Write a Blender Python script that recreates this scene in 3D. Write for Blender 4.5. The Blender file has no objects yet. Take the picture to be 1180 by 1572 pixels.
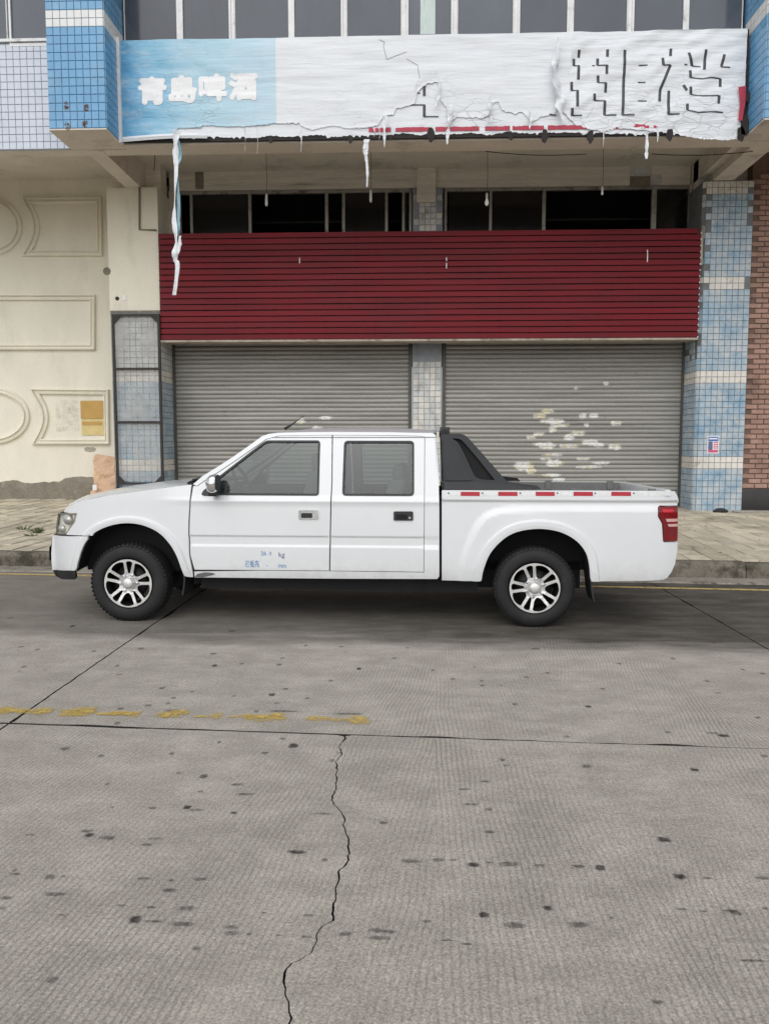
import bpy, bmesh, math, random
import numpy as np
from mathutils import Vector, Matrix, noise, geometry
random.seed(7)
D = bpy.data
SC = bpy.context.scene
COL = SC.collection

# ---------------------------------------------------------------- camera
F = 1180.0; CAMZ = 1.5; YAW = math.radians(2.05); PITCH = math.atan((786 - 685) / F)
FW = Vector((-math.sin(YAW) * math.cos(PITCH), math.cos(YAW) * math.cos(PITCH), -math.sin(PITCH)))
RT = Vector((math.cos(YAW), math.sin(YAW), 0)); UPV = RT.cross(FW)
CPOS = Vector((0, 0, CAMZ))
cd = D.cameras.new('camera'); cam = D.objects.new('camera', cd); COL.objects.link(cam)
cd.sensor_fit = 'HORIZONTAL'; cd.sensor_width = 36; cd.lens = 36 * F / 1180; cd.clip_start = .05; cd.clip_end = 2000
cam.matrix_world = Matrix(((RT.x, UPV.x, -FW.x, CPOS.x), (RT.y, UPV.y, -FW.y, CPOS.y), (RT.z, UPV.z, -FW.z, CPOS.z), (0, 0, 0, 1)))
SC.camera = cam
# ---------------------------------------------------------------- sky, sun, exposure (overcast)
SUN_EL = math.radians(44); SUN_AZ = math.radians(192)      # azimuth clockwise from +Y
wd = D.worlds.new('World'); SC.world = wd; wd.use_nodes = True
nt = wd.node_tree; nt.nodes.clear()
sky = nt.nodes.new('ShaderNodeTexSky'); sky.sky_type = 'NISHITA'; sky.sun_disc = False
sky.sun_elevation = SUN_EL; sky.sun_rotation = SUN_AZ; sky.dust_density = 1.5; sky.air_density = 1.0
hs = nt.nodes.new('ShaderNodeHueSaturation'); hs.inputs['Saturation'].default_value = .2
bg = nt.nodes.new('ShaderNodeBackground'); bg.inputs['Strength'].default_value = .15
wo = nt.nodes.new('ShaderNodeOutputWorld')
nt.links.new(sky.outputs[0], hs.inputs['Color']); nt.links.new(hs.outputs[0], bg.inputs[0]); nt.links.new(bg.outputs[0], wo.inputs[0])
sl = D.lights.new('sun', 'SUN'); sl.energy = 1.25; sl.angle = math.radians(75); sl.color = (.99, .995, 1)
so = D.objects.new('sun', sl); COL.objects.link(so)
sdir = Vector((math.sin(SUN_AZ) * math.cos(SUN_EL), math.cos(SUN_AZ) * math.cos(SUN_EL), math.sin(SUN_EL)))
so.rotation_euler = sdir.to_track_quat('Z', 'Y').to_euler(); so.location = sdir * 40
SC.view_settings.view_transform = 'Standard'; SC.view_settings.look = 'None'
SC.view_settings.exposure = 0.0; SC.view_settings.gamma = 1; SC.view_settings.use_curve_mapping = False
SC.render.engine = 'CYCLES'; SC.cycles.max_bounces = 6; SC.cycles.diffuse_bounces = 4; SC.cycles.glossy_bounces = 3; SC.cycles.transparent_max_bounces = 8

# ---------------------------------------------------------------- photo measurements -> places
def ray(px, py): return FW + RT * ((px - 590) / F) - UPV * ((py - 786) / F)
def U(px, py, Y):                     # point on the upright plane y = Y
    d = ray(px, py); return CPOS + d * (Y / d.y)
def G(px, py, z=0.0):                 # point on the ground
    d = ray(px, py); return CPOS + d * ((z - CAMZ) / d.z)

# ---------------------------------------------------------------- helpers
INV = {}
def L(r, g, b):
    f = lambda c: c / 12.92 if c <= .04045 else ((c + .055) / 1.055) ** 2.4
    return (f(r / 255), f(g / 255), f(b / 255), 1)
def tag(o, label=None, cat=None, group=None, kind=None):
    if label: o['label'] = label
    if cat: o['category'] = cat
    if group: o['group'] = group
    if kind: o['kind'] = kind
    return o
def empty(name, loc, label, cat, group=None, rz=0):
    o = D.objects.new(name, None); COL.objects.link(o); o.location = loc; o.rotation_euler = (0, 0, rz)
    o.empty_display_size = .2
    INV[o.name] = (Matrix.Translation(Vector(loc)) @ Matrix.Rotation(rz, 4, 'Z')).inverted()
    return tag(o, label, cat, group)
def attach(o, parent, local=False):
    COL.objects.link(o)
    if parent is not None:
        o.parent = parent
        if not local and parent.name in INV: o.matrix_parent_inverse = INV[parent.name]
    return o
def mesh(name, v, f, mats, smooth=False, mi=None):
    me = D.meshes.new(name); me.from_pydata([tuple(p) for p in v], [], [tuple(q) for q in f])
    if not isinstance(mats, (list, tuple)): mats = [mats]
    for m in mats: me.materials.append(m)
    if mi is not None: me.polygons.foreach_set('material_index', mi)
    if smooth: me.polygons.foreach_set('use_smooth', [True] * len(me.polygons))
    me.update(); return me
def mk(name, v, f, mat, parent=None, smooth=False, local=False, mi=None):
    return attach(D.objects.new(name, mesh(name, v, f, mat, smooth, mi)), parent, local)
class MB:
    def __init__(s): s.v = []; s.f = []; s.m = []; s.cm = 0
    def add(s, v, f):
        n = len(s.v); s.v += [tuple(p) for p in v]
        for q in f: s.f.append(tuple(i + n for i in q)); s.m.append(s.cm)
        return s
    def box(s, x0, x1, y0, y1, z0, z1):
        v = [(x, y, z) for z in (z0, z1) for y in (y0, y1) for x in (x0, x1)]
        return s.add(v, [(0, 2, 3, 1), (4, 5, 7, 6), (0, 1, 5, 4), (2, 6, 7, 3), (0, 4, 6, 2), (1, 3, 7, 5)])
    def bar(s, a, b, w, h, up=(0, 0, 1)):       # a beam from a to b
        a, b = Vector(a), Vector(b); d = (b - a).normalized(); u = Vector(up)
        if abs(d.dot(u)) > .95: u = Vector((0, 1, 0))
        r = d.cross(u).normalized() * w / 2; u = r.cross(d).normalized() * h / 2
        v = [p + sr * r + su * u for p in (a, b) for sr, su in ((-1, -1), (1, -1), (1, 1), (-1, 1))]
        return s.add(v, [(0, 1, 2, 3), (7, 6, 5, 4), (0, 4, 5, 1), (1, 5, 6, 2), (2, 6, 7, 3), (3, 7, 4, 0)])
    def tube(s, pts, r, n=8, cap=True):
        pts = [Vector(p) for p in pts]; rs = r if isinstance(r, (list, tuple)) else [r] * len(pts)
        vs = []
        for i, p in enumerate(pts):
            d = (pts[min(i + 1, len(pts) - 1)] - pts[max(i - 1, 0)]).normalized()
            a = d.cross(Vector((0, 0, 1)) if abs(d.z) < .9 else Vector((1, 0, 0))).normalized(); b = d.cross(a)
            vs += [p + (a * math.cos(2 * math.pi * k / n) + b * math.sin(2 * math.pi * k / n)) * rs[i] for k in range(n)]
        fs = [(i * n + k, i * n + (k + 1) % n, (i + 1) * n + (k + 1) % n, (i + 1) * n + k) for i in range(len(pts) - 1) for k in range(n)]
        if cap: fs += [tuple(reversed(range(n))), tuple(range((len(pts) - 1) * n, len(pts) * n))]
        return s.add(vs, fs)
    def lathe(s, prof, c, n=32, axis='z', cap=True):    # prof: (radius, height) pairs
        c = Vector(c); vs = []
        for r, h in prof:
            for k in range(n):
                a = 2 * math.pi * k / n; x, y = r * math.cos(a), r * math.sin(a)
                vs.append(c + (Vector((x, y, h)) if axis == 'z' else Vector((x, h, y)) if axis == 'y' else Vector((h, x, y))))
        m = len(prof)
        fs = [(i * n + k, i * n + (k + 1) % n, (i + 1) * n + (k + 1) % n, (i + 1) * n + k) for i in range(m - 1) for k in range(n)]
        if cap: fs += [tuple(reversed(range(n))), tuple(range((m - 1) * n, m * n))]
        return s.add(vs, fs)
    def build(s, name, mat, parent=None, smooth=False, local=False):
        return mk(name, s.v, s.f, mat, parent, smooth, local, s.m if isinstance(mat, (list, tuple)) else None)
def fixn(o):
    bm = bmesh.new(); bm.from_mesh(o.data); bmesh.ops.recalc_face_normals(bm, faces=bm.faces); bm.to_mesh(o.data); bm.free(); return o
def rbox(name, x0, x1, y0, y1, z0, z1, r, mat, parent=None, local=False, seg=3):
    b = MB().box(x0, x1, y0, y1, z0, z1); bm = bmesh.new()
    vs = [bm.verts.new(p) for p in b.v]
    for q in b.f: bm.faces.new([vs[i] for i in q])
    bmesh.ops.bevel(bm, geom=bm.edges[:] + bm.verts[:], offset=r, segments=seg, profile=.5, affect='EDGES')
    bmesh.ops.recalc_face_normals(bm, faces=bm.faces)
    me = D.meshes.new(name); bm.to_mesh(me); bm.free(); me.materials.append(mat)
    me.polygons.foreach_set('use_smooth', [True] * len(me.polygons))
    return attach(D.objects.new(name, me), parent, local)
def nz(x, y, z=0.0): return noise.noise(Vector((x, y, z)))

# ---- planar triangulation (outline, holes, interior points)
def inpoly(P, poly):
    x, y = P[:, 0], P[:, 1]; r = np.zeros(len(P), bool); n = len(poly)
    for i in range(n):
        x0, y0 = poly[i]; x1, y1 = poly[(i + 1) % n]
        if y0 == y1: continue
        c = ((y0 > y) != (y1 > y)) & (x < (x1 - x0) * (y - y0) / (y1 - y0) + x0); r ^= c
    return r
def segdist(P, poly, closed=True):
    d = np.full(len(P), 1e9); n = len(poly)
    for i in range(n if closed else n - 1):
        a = np.array(poly[i]); b = np.array(poly[(i + 1) % n]); ab = b - a; l = ab @ ab
        t = np.clip(((P - a) @ ab) / l, 0, 1) if l > 0 else np.zeros(len(P))
        d = np.minimum(d, np.linalg.norm(P - a - t[:, None] * ab, axis=1))
    return d
def resample(poly, step, closed=True):
    out = []; n = len(poly)
    for i in range(n if closed else n - 1):
        a, b = poly[i], poly[(i + 1) % n]; k = max(1, int(math.ceil(math.dist(a, b) / step)))
        out += [(a[0] + (b[0] - a[0]) * j / k, a[1] + (b[1] - a[1]) * j / k) for j in range(k)]
    if not closed: out.append(tuple(poly[-1]))
    return out
def area2(p): return sum(p[i][0] * p[(i + 1) % len(p)][1] - p[(i + 1) % len(p)][0] * p[i][1] for i in range(len(p)))
def smoothpoly(pts, closed=False, k=6):      # Catmull-Rom
    n = len(pts); out = []
    for i in range(n if closed else n - 1):
        g = lambda j: pts[j % n] if closed else pts[min(max(j, 0), n - 1)]
        p0, p1, p2, p3 = (np.array(g(i + o), float) for o in (-1, 0, 1, 2))
        for j in range(k):
            t = j / k
            out.append(tuple(.5 * (2 * p1 + (p2 - p0) * t + (2 * p0 - 5 * p1 + 4 * p2 - p3) * t * t + (3 * p1 - p0 - 3 * p2 + p3) * t ** 3)))
    if not closed: out.append(tuple(pts[-1]))
    return out
def roundpoly(pts, r, k=4):
    out = []; n = len(pts)
    for i in range(n):
        p = Vector(pts[i]); a = Vector(pts[i - 1]) - p; b = Vector(pts[(i + 1) % n]) - p
        q = min(r, a.length * .45, b.length * .45); s = p + a.normalized() * q; e = p + b.normalized() * q
        for j in range(k + 1):
            t = j / k; out.append(tuple((1 - t) ** 2 * s + 2 * t * (1 - t) * p + t * t * e))
    return out
def inset(poly, d):
    sg = 1 if area2(poly) > 0 else -1; n = len(poly); out = []
    for i in range(n):
        t = Vector(poly[(i + 1) % n]) - Vector(poly[i - 1]); t.normalize(); out.append((poly[i][0] - t.y * d * sg, poly[i][1] + t.x * d * sg))
    return out
def cdt(outline, holes=(), step=.03, extra=(), grid=True):
    outs = [resample(outline, step)] + [resample(h, step) for h in holes]
    if area2(outs[0]) < 0: outs[0].reverse()
    for h in outs[1:]:
        if area2(h) > 0: h.reverse()
    pts = []; edges = []
    for o in outs:
        n = len(pts); pts += o; edges += [(n + i, n + (i + 1) % len(o)) for i in range(len(o))]
    nb = len(pts); ip = []
    if grid:
        a = np.array(outs[0]); x0, y0 = a.min(0); x1, y1 = a.max(0)
        for j, y in enumerate(np.arange(y0 + step * .5, y1, step * .87)):
            ip += [(x + (step * .5 if j % 2 else 0), y) for x in np.arange(x0 + step * .3, x1, step)]
    if len(extra) and ip:
        E_ = np.array(list(extra)); I_ = np.array(ip); keep = np.ones(len(I_), bool)
        for k in range(0, len(E_), 400):
            keep &= (((I_[:, None, :] - E_[None, k:k + 400, :]) ** 2).sum(2).min(1) > (step * .8) ** 2)
        ip = [tuple(p) for p in I_[keep]]
    ip += list(extra)
    if ip:
        A = np.array(ip); ok = inpoly(A, outs[0])
        for h in outs[1:]: ok &= ~inpoly(A, h)
        for o in outs: ok &= segdist(A, o) > min(step * .35, .007)
        pts = pts + [tuple(p) for p in A[ok]]
    r = geometry.delaunay_2d_cdt([Vector(p) for p in pts], edges, [], 0, 1e-6)
    V = np.array([tuple(p) for p in r[0]]); T = np.array([t for t in r[2] if len(t) == 3])
    cen = V[T].mean(1); ok = inpoly(cen, outs[0])
    for h in outs[1:]: ok &= ~inpoly(cen, h)
    T = T[ok]
    va, vb, vc = V[T[:, 0]], V[T[:, 1]], V[T[:, 2]]
    cr = (vb[:, 0] - va[:, 0]) * (vc[:, 1] - va[:, 1]) - (vb[:, 1] - va[:, 1]) * (vc[:, 0] - va[:, 0])
    T[cr < 0] = T[cr < 0][:, ::-1]
    return V, T, outs

# ---------------------------------------------------------------- materials
class NB:      # tiny node builder
    def __init__(s, name):
        s.m = D.materials.new(name); s.m.use_nodes = True; s.t = s.m.node_tree; s.t.nodes.clear()
        s.out = s.t.nodes.new('ShaderNodeOutputMaterial')
    def n(s, typ, **kw):
        q = s.t.nodes.new('ShaderNode' + typ)
        for k, v in kw.items():
            if k.startswith('_'): setattr(q, k[1:], v)
            else:
                key = int(k[1:]) if k[0] == 'i' and k[1:].isdigit() else k.replace('__', ' ')
                if hasattr(v, 'links') or isinstance(v, bpy.types.NodeSocket): s.t.links.new(v, q.inputs[key])
                else: q.inputs[key].default_value = v
        return q
    def pos(s): return s.n('NewGeometry').outputs['Position']
    def scaled(s, vec, sx, sy, sz): return s.n('Mapping', Vector=vec, Scale=(sx, sy, sz)).outputs[0]
    def noise(s, vec, scale, detail=4, rough=.6, dist=0): return s.n('TexNoise', Vector=vec, Scale=scale, Detail=detail, Roughness=rough, Distortion=dist).outputs[0]
    def ramp(s, fac, a, b, ca=(0, 0, 0, 1), cb=(1, 1, 1, 1)):
        r = s.n('ValToRGB', Fac=fac); e = r.color_ramp.elements; e[0].position = a; e[1].position = b; e[0].color = ca; e[1].color = cb
        return r.outputs[0]
    def mix(s, fac, a, b, bt='MIX'):
        q = s.n('Mix', _data_type='RGBA', _blend_type=bt); t = s.t
        for i, v in ((0, fac), (6, a), (7, b)):
            if isinstance(v, bpy.types.NodeSocket): t.links.new(v, q.inputs[i])
            else: q.inputs[i].default_value = v
        return q.outputs[2]
    def math(s, op, a, b=0.0, c=0.0): return s.n('Math', _operation=op, i0=a, i1=b, i2=c).outputs[0]
    def bump(s, h, strength, dist=.01): return s.n('Bump', Height=h, Strength=strength, Distance=dist).outputs[0]
    def bsdf(s, col, rough=.6, metal=0.0, normal=None, spec=.5, coat=0.0, alpha=None):
        b = s.n('BsdfPrincipled', Roughness=rough, Metallic=metal)
        b.inputs['Base Color'].default_value = (1, 1, 1, 1)
        for k, v in (('Base Color', col), ('Specular IOR Level', spec), ('Coat Weight', coat), ('Normal', normal), ('Alpha', alpha)):
            if v is None: continue
            if isinstance(v, bpy.types.NodeSocket): s.t.links.new(v, b.inputs[k])
            else: b.inputs[k].default_value = v
        s.t.links.new(b.outputs[0], s.out.inputs[0]); return s.m
def pm(name, col, rough=.6, metal=0.0, var=.12, sc=3.0, fine=.08, fsc=40.0, bump=.0, bsc=80.0, dirt=None, dsc=2.5, da=.52, db=.68, stretch=(1, 1, 1), spec=.5, coat=0.0, rnd=0.0, local=False, rvar=.1):
    b = NB(name)
    p = b.n('TexCoord').outputs['Object'] if local else b.pos()
    ps = b.scaled(p, *stretch)
    c = b.mix(1.0, col, b.ramp(b.noise(ps, sc), .3, .7, (1 - var,) * 3 + (1,), (1 + var,) * 3 + (1,)), 'MULTIPLY')
    if fine: c = b.mix(1.0, c, b.ramp(b.noise(ps, fsc, 3), .3, .7, (1 - fine,) * 3 + (1,), (1 + fine,) * 3 + (1,)), 'MULTIPLY')
    if rnd:
        q = b.n('ObjectInfo').outputs['Random']
        c = b.n('HueSaturation', Color=c, Value=b.math('MULTIPLY_ADD', q, 2 * rnd, 1 - rnd)).outputs[0]
    if dirt: c = b.mix(b.ramp(b.noise(ps, dsc, 7, .68), da, db), c, dirt)
    rr = b.math('MULTIPLY_ADD', b.noise(ps, sc * 2), rvar * 2, rough - rvar) if rvar else rough
    nrm = b.bump(b.noise(ps, bsc, 3), bump, .01) if bump else None
    return b.bsdf(c, rr, metal, nrm, spec, coat)
def glassm(name, tint, refl=1.0, rough=.02):
    b = NB(name); t = b.n('BsdfTransparent', Color=tint); g = b.n('BsdfGlossy', Color=(1, 1, 1, 1), Roughness=rough)
    fc = b.math('POWER', b.n('LayerWeight', Blend=.5).outputs['Facing'], 5.0); fr = b.math('MULTIPLY_ADD', fc, .9, .045)
    x = b.n('MixShader', Fac=b.math('MULTIPLY', fr, refl)); b.t.links.new(t.outputs[0], x.inputs[1]); b.t.links.new(g.outputs[0], x.inputs[2])
    b.t.links.new(x.outputs[0], b.out.inputs[0]); return b.m
def decal(name, col, a0, a1, sc=60, rough=.7, amax=1.0, soft=False):      # worn paint or stain: patchy cover
    b = NB(name); p = b.pos()
    a = b.math('MULTIPLY', b.ramp(b.noise(p, sc, 5, .7), a0, a1), amax)
    if soft: a = b.math('MULTIPLY', a, b.n('Attribute', _attribute_name='cover').outputs['Fac'])
    return b.bsdf(col, rough, alpha=a)

# tined road concrete
def road_mat():
    b = NB('road_concrete'); p = b.pos(); s = b.n('SeparateXYZ', Vector=p)
    cell = b.math('FLOOR', b.math('MULTIPLY', b.math('ADD', s.outputs[0], b.math('MULTIPLY', s.outputs[1], -.03)), 1.25))
    k = b.math('MULTIPLY_ADD', b.n('TexWhiteNoise', _noise_dimensions='1D', W=cell).outputs[0], .34, -.20)
    x2 = b.math('ADD', b.math('MULTIPLY_ADD', s.outputs[1], k, s.outputs[0]), b.math('MULTIPLY', b.noise(p, .9, 2), .10))
    v2 = b.n('CombineXYZ', X=x2, Y=s.outputs[1]).outputs[0]
    w = b.n('TexWave', _wave_type='BANDS', _bands_direction='X', Vector=v2, Scale=13.0, Distortion=2.2, Detail=3.0).outputs[1]
    wear = b.ramp(b.noise(b.scaled(p, 1, .35, 1), 1.1, 5), .38, .66)
    groove = b.math('MULTIPLY', b.ramp(w, .12, .42, (1, 1, 1, 1), (0, 0, 0, 1)), b.math('MULTIPLY_ADD', wear, .9, .10))
    c = b.mix(b.ramp(b.noise(p, .8, 6, .65), .3, .7), L(156, 150, 141), L(170, 163, 154))
    c = b.mix(b.ramp(b.noise(b.scaled(p, 1, 1.6, 1), 3.2, 6, .7), .42, .75), c, L(190, 183, 173))
    sp = b.noise(p, 120, 3, .85); c = b.mix(1.0, c, b.ramp(sp, .32, .68, (.55, .55, .54, 1), (1.45, 1.44, 1.42, 1)), 'MULTIPLY')
    c = b.mix(1.0, c, b.ramp(b.noise(p, 45, 4, .75), .3, .7, (.82, .82, .82, 1), (1.15, 1.15, 1.15, 1)), 'MULTIPLY')
    c = b.mix(b.math('MULTIPLY', groove, .33), c, L(70, 66, 60))
    # kerbside soot and drip dirt, with ground shade around the truck painted in too
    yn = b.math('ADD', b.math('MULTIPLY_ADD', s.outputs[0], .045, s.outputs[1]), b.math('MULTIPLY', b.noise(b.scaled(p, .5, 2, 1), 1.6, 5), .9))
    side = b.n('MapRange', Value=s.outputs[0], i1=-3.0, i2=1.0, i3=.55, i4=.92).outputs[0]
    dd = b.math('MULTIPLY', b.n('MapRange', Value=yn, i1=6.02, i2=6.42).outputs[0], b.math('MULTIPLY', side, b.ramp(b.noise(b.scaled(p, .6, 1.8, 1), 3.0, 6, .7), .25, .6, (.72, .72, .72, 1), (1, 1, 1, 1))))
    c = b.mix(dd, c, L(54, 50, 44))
    h = b.math('ADD', b.math('MULTIPLY', groove, -.6), b.math('MULTIPLY', b.noise(p, 120, 3), .5))
    nrm = b.bump(h, .55, .004)
    return b.bsdf(c, b.math('MULTIPLY_ADD', b.noise(p, 2.5), .25, .62), normal=nrm, spec=.35)
M = {}
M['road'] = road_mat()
M['joint'] = pm('joint_dirt', L(44, 40, 36), .9, var=.3, sc=20)
M['ground'] = pm('ground_soil', L(92, 87, 80), .9, var=.2, sc=.5)
M['yellow'] = decal('worn_yellow_paint', L(204, 174, 88), .34, .60, 26, .8, .95, True)
M['yellow2'] = decal('kerb_yellow_paint', L(196, 172, 110), .30, .48, 14)
M['stain_dark'] = decal('dark_oil_stain', L(44, 41, 38), .2, .55, 60, .6, .78, True)
M['stain'] = decal('faint_oil_stain', L(64, 59, 54), .25, .62, 45, .7, .58, True)
M['kerb'] = pm('kerb_concrete', L(120, 113, 101), .85, var=.2, sc=4, fine=.2, fsc=60, bump=.5, dirt=L(62, 58, 46), dsc=3, da=.46, db=.62)
M['gutter'] = pm('gutter_concrete', L(142, 136, 125), .85, var=.15, sc=5, fine=.15, bump=.3, dirt=L(80, 75, 66), dsc=6)
M['paver'] = pm('paver_sandstone', L(200, 190, 168), .85, var=.16, sc=1.2, fine=.14, fsc=50, bump=.4, bsc=60, rnd=.16, dirt=L(136, 127, 111), dsc=2.2, da=.46, db=.72)
M['bed'] = pm('paver_bedding', L(92, 82, 66), .95, var=.25, sc=8)
M['cream'] = pm('cream_render', L(230, 224, 207), .85, var=.05, sc=1.5, stretch=(1.6, 1, .55), fine=.03, fsc=25, bump=.15, bsc=30, dirt=L(205, 199, 183), dsc=1.0, da=.56, db=.8)
M['plinth'] = pm('patched_cement', L(128, 121, 108), .92, var=.22, sc=3, fine=.2, fsc=30, bump=.8, bsc=25, dirt=L(176, 170, 155), dsc=4, da=.6, db=.75)
M['concrete'] = pm('painted_soffit', L(216, 208, 196), .85, var=.08, sc=1.2, fine=.06, fsc=30, bump=.3, bsc=30, dirt=L(150, 142, 130), dsc=1.3, da=.55, db=.8)
M['board'] = pm('board_marked_concrete', L(222, 214, 202), .9, var=.12, sc=2, stretch=(.35, 1, 5), fine=.10, fsc=18, bump=.35, bsc=20, dirt=L(120, 113, 103), dsc=1.1, da=.58, db=.78)
M['grout_blue'] = pm('blue_grout', L(98, 138, 168), .9, var=.15, sc=6)
M['grout_pale'] = pm('pale_grout', L(150, 154, 162), .9, var=.15, sc=6)
M['grout'] = pm('dark_grout', L(116, 119, 120), .9, var=.2, sc=6)
M['mortar'] = pm('brick_mortar', L(112, 92, 82), .95, var=.2, sc=8)
M['t_blue'] = pm('blue_glazed_tile', L(104, 160, 200), .28, var=.08, sc=1.5, fine=.03, rnd=.05, dirt=L(142, 176, 196), dsc=2, da=.5, db=.8)
M['t_white'] = pm('white_glazed_tile', L(226, 226, 224), .28, var=.05, sc=2, fine=.03, rnd=.04, dirt=L(196, 192, 182), dsc=3, da=.55, db=.75)
M['t_grey'] = pm('pale_wall_tile', L(204, 210, 220), .28, var=.05, sc=2, fine=.03, rnd=.03)
M['t_worn'] = pm('worn_blue_tile', L(128, 160, 183), .4, var=.12, sc=2.2, fine=.10, fsc=35, rnd=.06, dirt=L(188, 195, 198), dsc=4.2, da=.35, db=.62)
M['t_wornw'] = pm('worn_white_tile', L(218, 214, 206), .4, var=.08, sc=3, fine=.08, rnd=.05, dirt=L(168, 158, 140), dsc=4, da=.55, db=.75)
M['t_dirty'] = pm('grimy_tile', L(200, 201, 199), .5, var=.12, sc=3, fine=.12, rnd=.05, dirt=L(150, 150, 147), dsc=5, da=.48, db=.72)
M['brick'] = pm('brown_brick', L(162, 130, 116), .85, var=.14, sc=3, fine=.12, fsc=30, bump=.5, bsc=40, rnd=.13, dirt=L(122, 98, 86), dsc=2)
M['black'] = pm('black_stone', L(44, 42, 42), .45, var=.2, sc=6)
M['red'] = pm('dark_red_timber_paint', L(110, 15, 27), .55, var=.2, sc=2.0, stretch=(.4, 1, 3), fine=.05, fsc=20, rnd=.10, dirt=L(98, 32, 40), dsc=1.2, da=.52, db=.8, spec=.25)
M['redback'] = pm('faded_backing_board', L(98, 58, 54), .9, var=.15, sc=4)
M['darkslot'] = pm('dark_red_batten', L(56, 14, 18), .8)
M['steelrail'] = pm('pale_steel_angle', L(168, 156, 142), .6, .0, var=.2, sc=4, dirt=L(110, 92, 76), dsc=5)
M['alu'] = pm('white_window_frame', L(230, 230, 228), .45, var=.07, sc=6, dirt=L(150, 146, 138), dsc=5, da=.56, db=.74)
M['oldalu'] = pm('grey_window_frame', L(160, 156, 148), .5, .2, var=.12, sc=6, dirt=L(96, 92, 86), dsc=5)
M['darkroom'] = pm('dark_interior', L(34, 33, 32), .95)
M['roomwall'] = pm('grey_interior', L(70, 68, 66), .95)
M['steel'] = pm('dark_steel_frame', L(52, 48, 46), .6, .3, var=.2, sc=8, dirt=L(84, 62, 48), dsc=7, da=.58, db=.7)
M['guide'] = pm('shutter_guide_steel', L(84, 82, 78), .55, .4, var=.2, sc=5)
M['pipe'] = pm('old_conduit', L(120, 108, 92), .6, var=.15, sc=6)
M['wire'] = pm('black_wire', L(28, 27, 26), .6)
M['bulbw'] = pm('white_bulb_glass', L(232, 232, 226), .25, var=.02)
M['socket'] = pm('lamp_socket', L(196, 192, 184), .5)
M['paperbag'] = pm('brown_kraft_paper', L(206, 172, 142), .8, var=.12, sc=6, bump=.5, bsc=14, dirt=L(170, 132, 102), dsc=7)
M['papery'] = pm('yellowed_paper', L(218, 198, 138), .85, var=.10, sc=6)
M['papero'] = pm('ochre_paper', L(196, 158, 92), .85, var=.08, sc=6)
M['white'] = pm('white_print', L(232, 232, 232), .6, var=.03)
M['pblue'] = pm('poster_blue', L(52, 104, 178), .5, var=.05)
M['ppink'] = pm('poster_pink', L(206, 88, 124), .5, var=.08)
M['pgrey'] = pm('poster_grey', L(96, 104, 140), .5, var=.3, sc=60)
M['weed'] = pm('weed_leaf', L(84, 98, 60), .6, var=.25, sc=20)
M['leaf'] = pm('dry_leaf', L(120, 92, 60), .7, var=.25, sc=20)
M['rust'] = decal('rust_stain', L(110, 76, 56), .42, .62, 22, .8, .7)
def plastic_sheet():
    b = NB('milky_plastic_sheet'); p = b.pos()
    a = b.ramp(b.noise(b.scaled(p, 1, 1, .8), 2.2, 6, .65), .30, .72, (.12, .12, .12, 1), (.72, .72, .72, 1))
    return b.bsdf(L(190, 190, 188), .3, alpha=a, spec=.4)
M['sheet'] = plastic_sheet()
def grime_glass(name, col, refl, rnd=0):
    b = NB(name); p = b.pos()
    c = b.mix(b.ramp(b.noise(b.scaled(p, 1, 1, .5), 1.4, 5), .35, .7), col, (col[0] * 1.25, col[1] * 1.25, col[2] * 1.25, 1))
    if rnd: c = b.n('HueSaturation', Color=c, Value=b.math('MULTIPLY_ADD', b.n('ObjectInfo').outputs['Random'], 2 * rnd, 1 - rnd)).outputs[0]
    return b.bsdf(c, b.math('MULTIPLY_ADD', b.noise(p, 3), .1, .06), spec=refl)
M['pane'] = grime_glass('grey_film_glass', L(78, 82, 90), .4, .26)
M['panedark'] = grime_glass('dark_window_glass', L(20, 21, 22), .35)
M['curtain'] = pm('pale_curtain', L(206, 218, 212), .9, var=.08, sc=20, stretch=(3, 1, .2))
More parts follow.
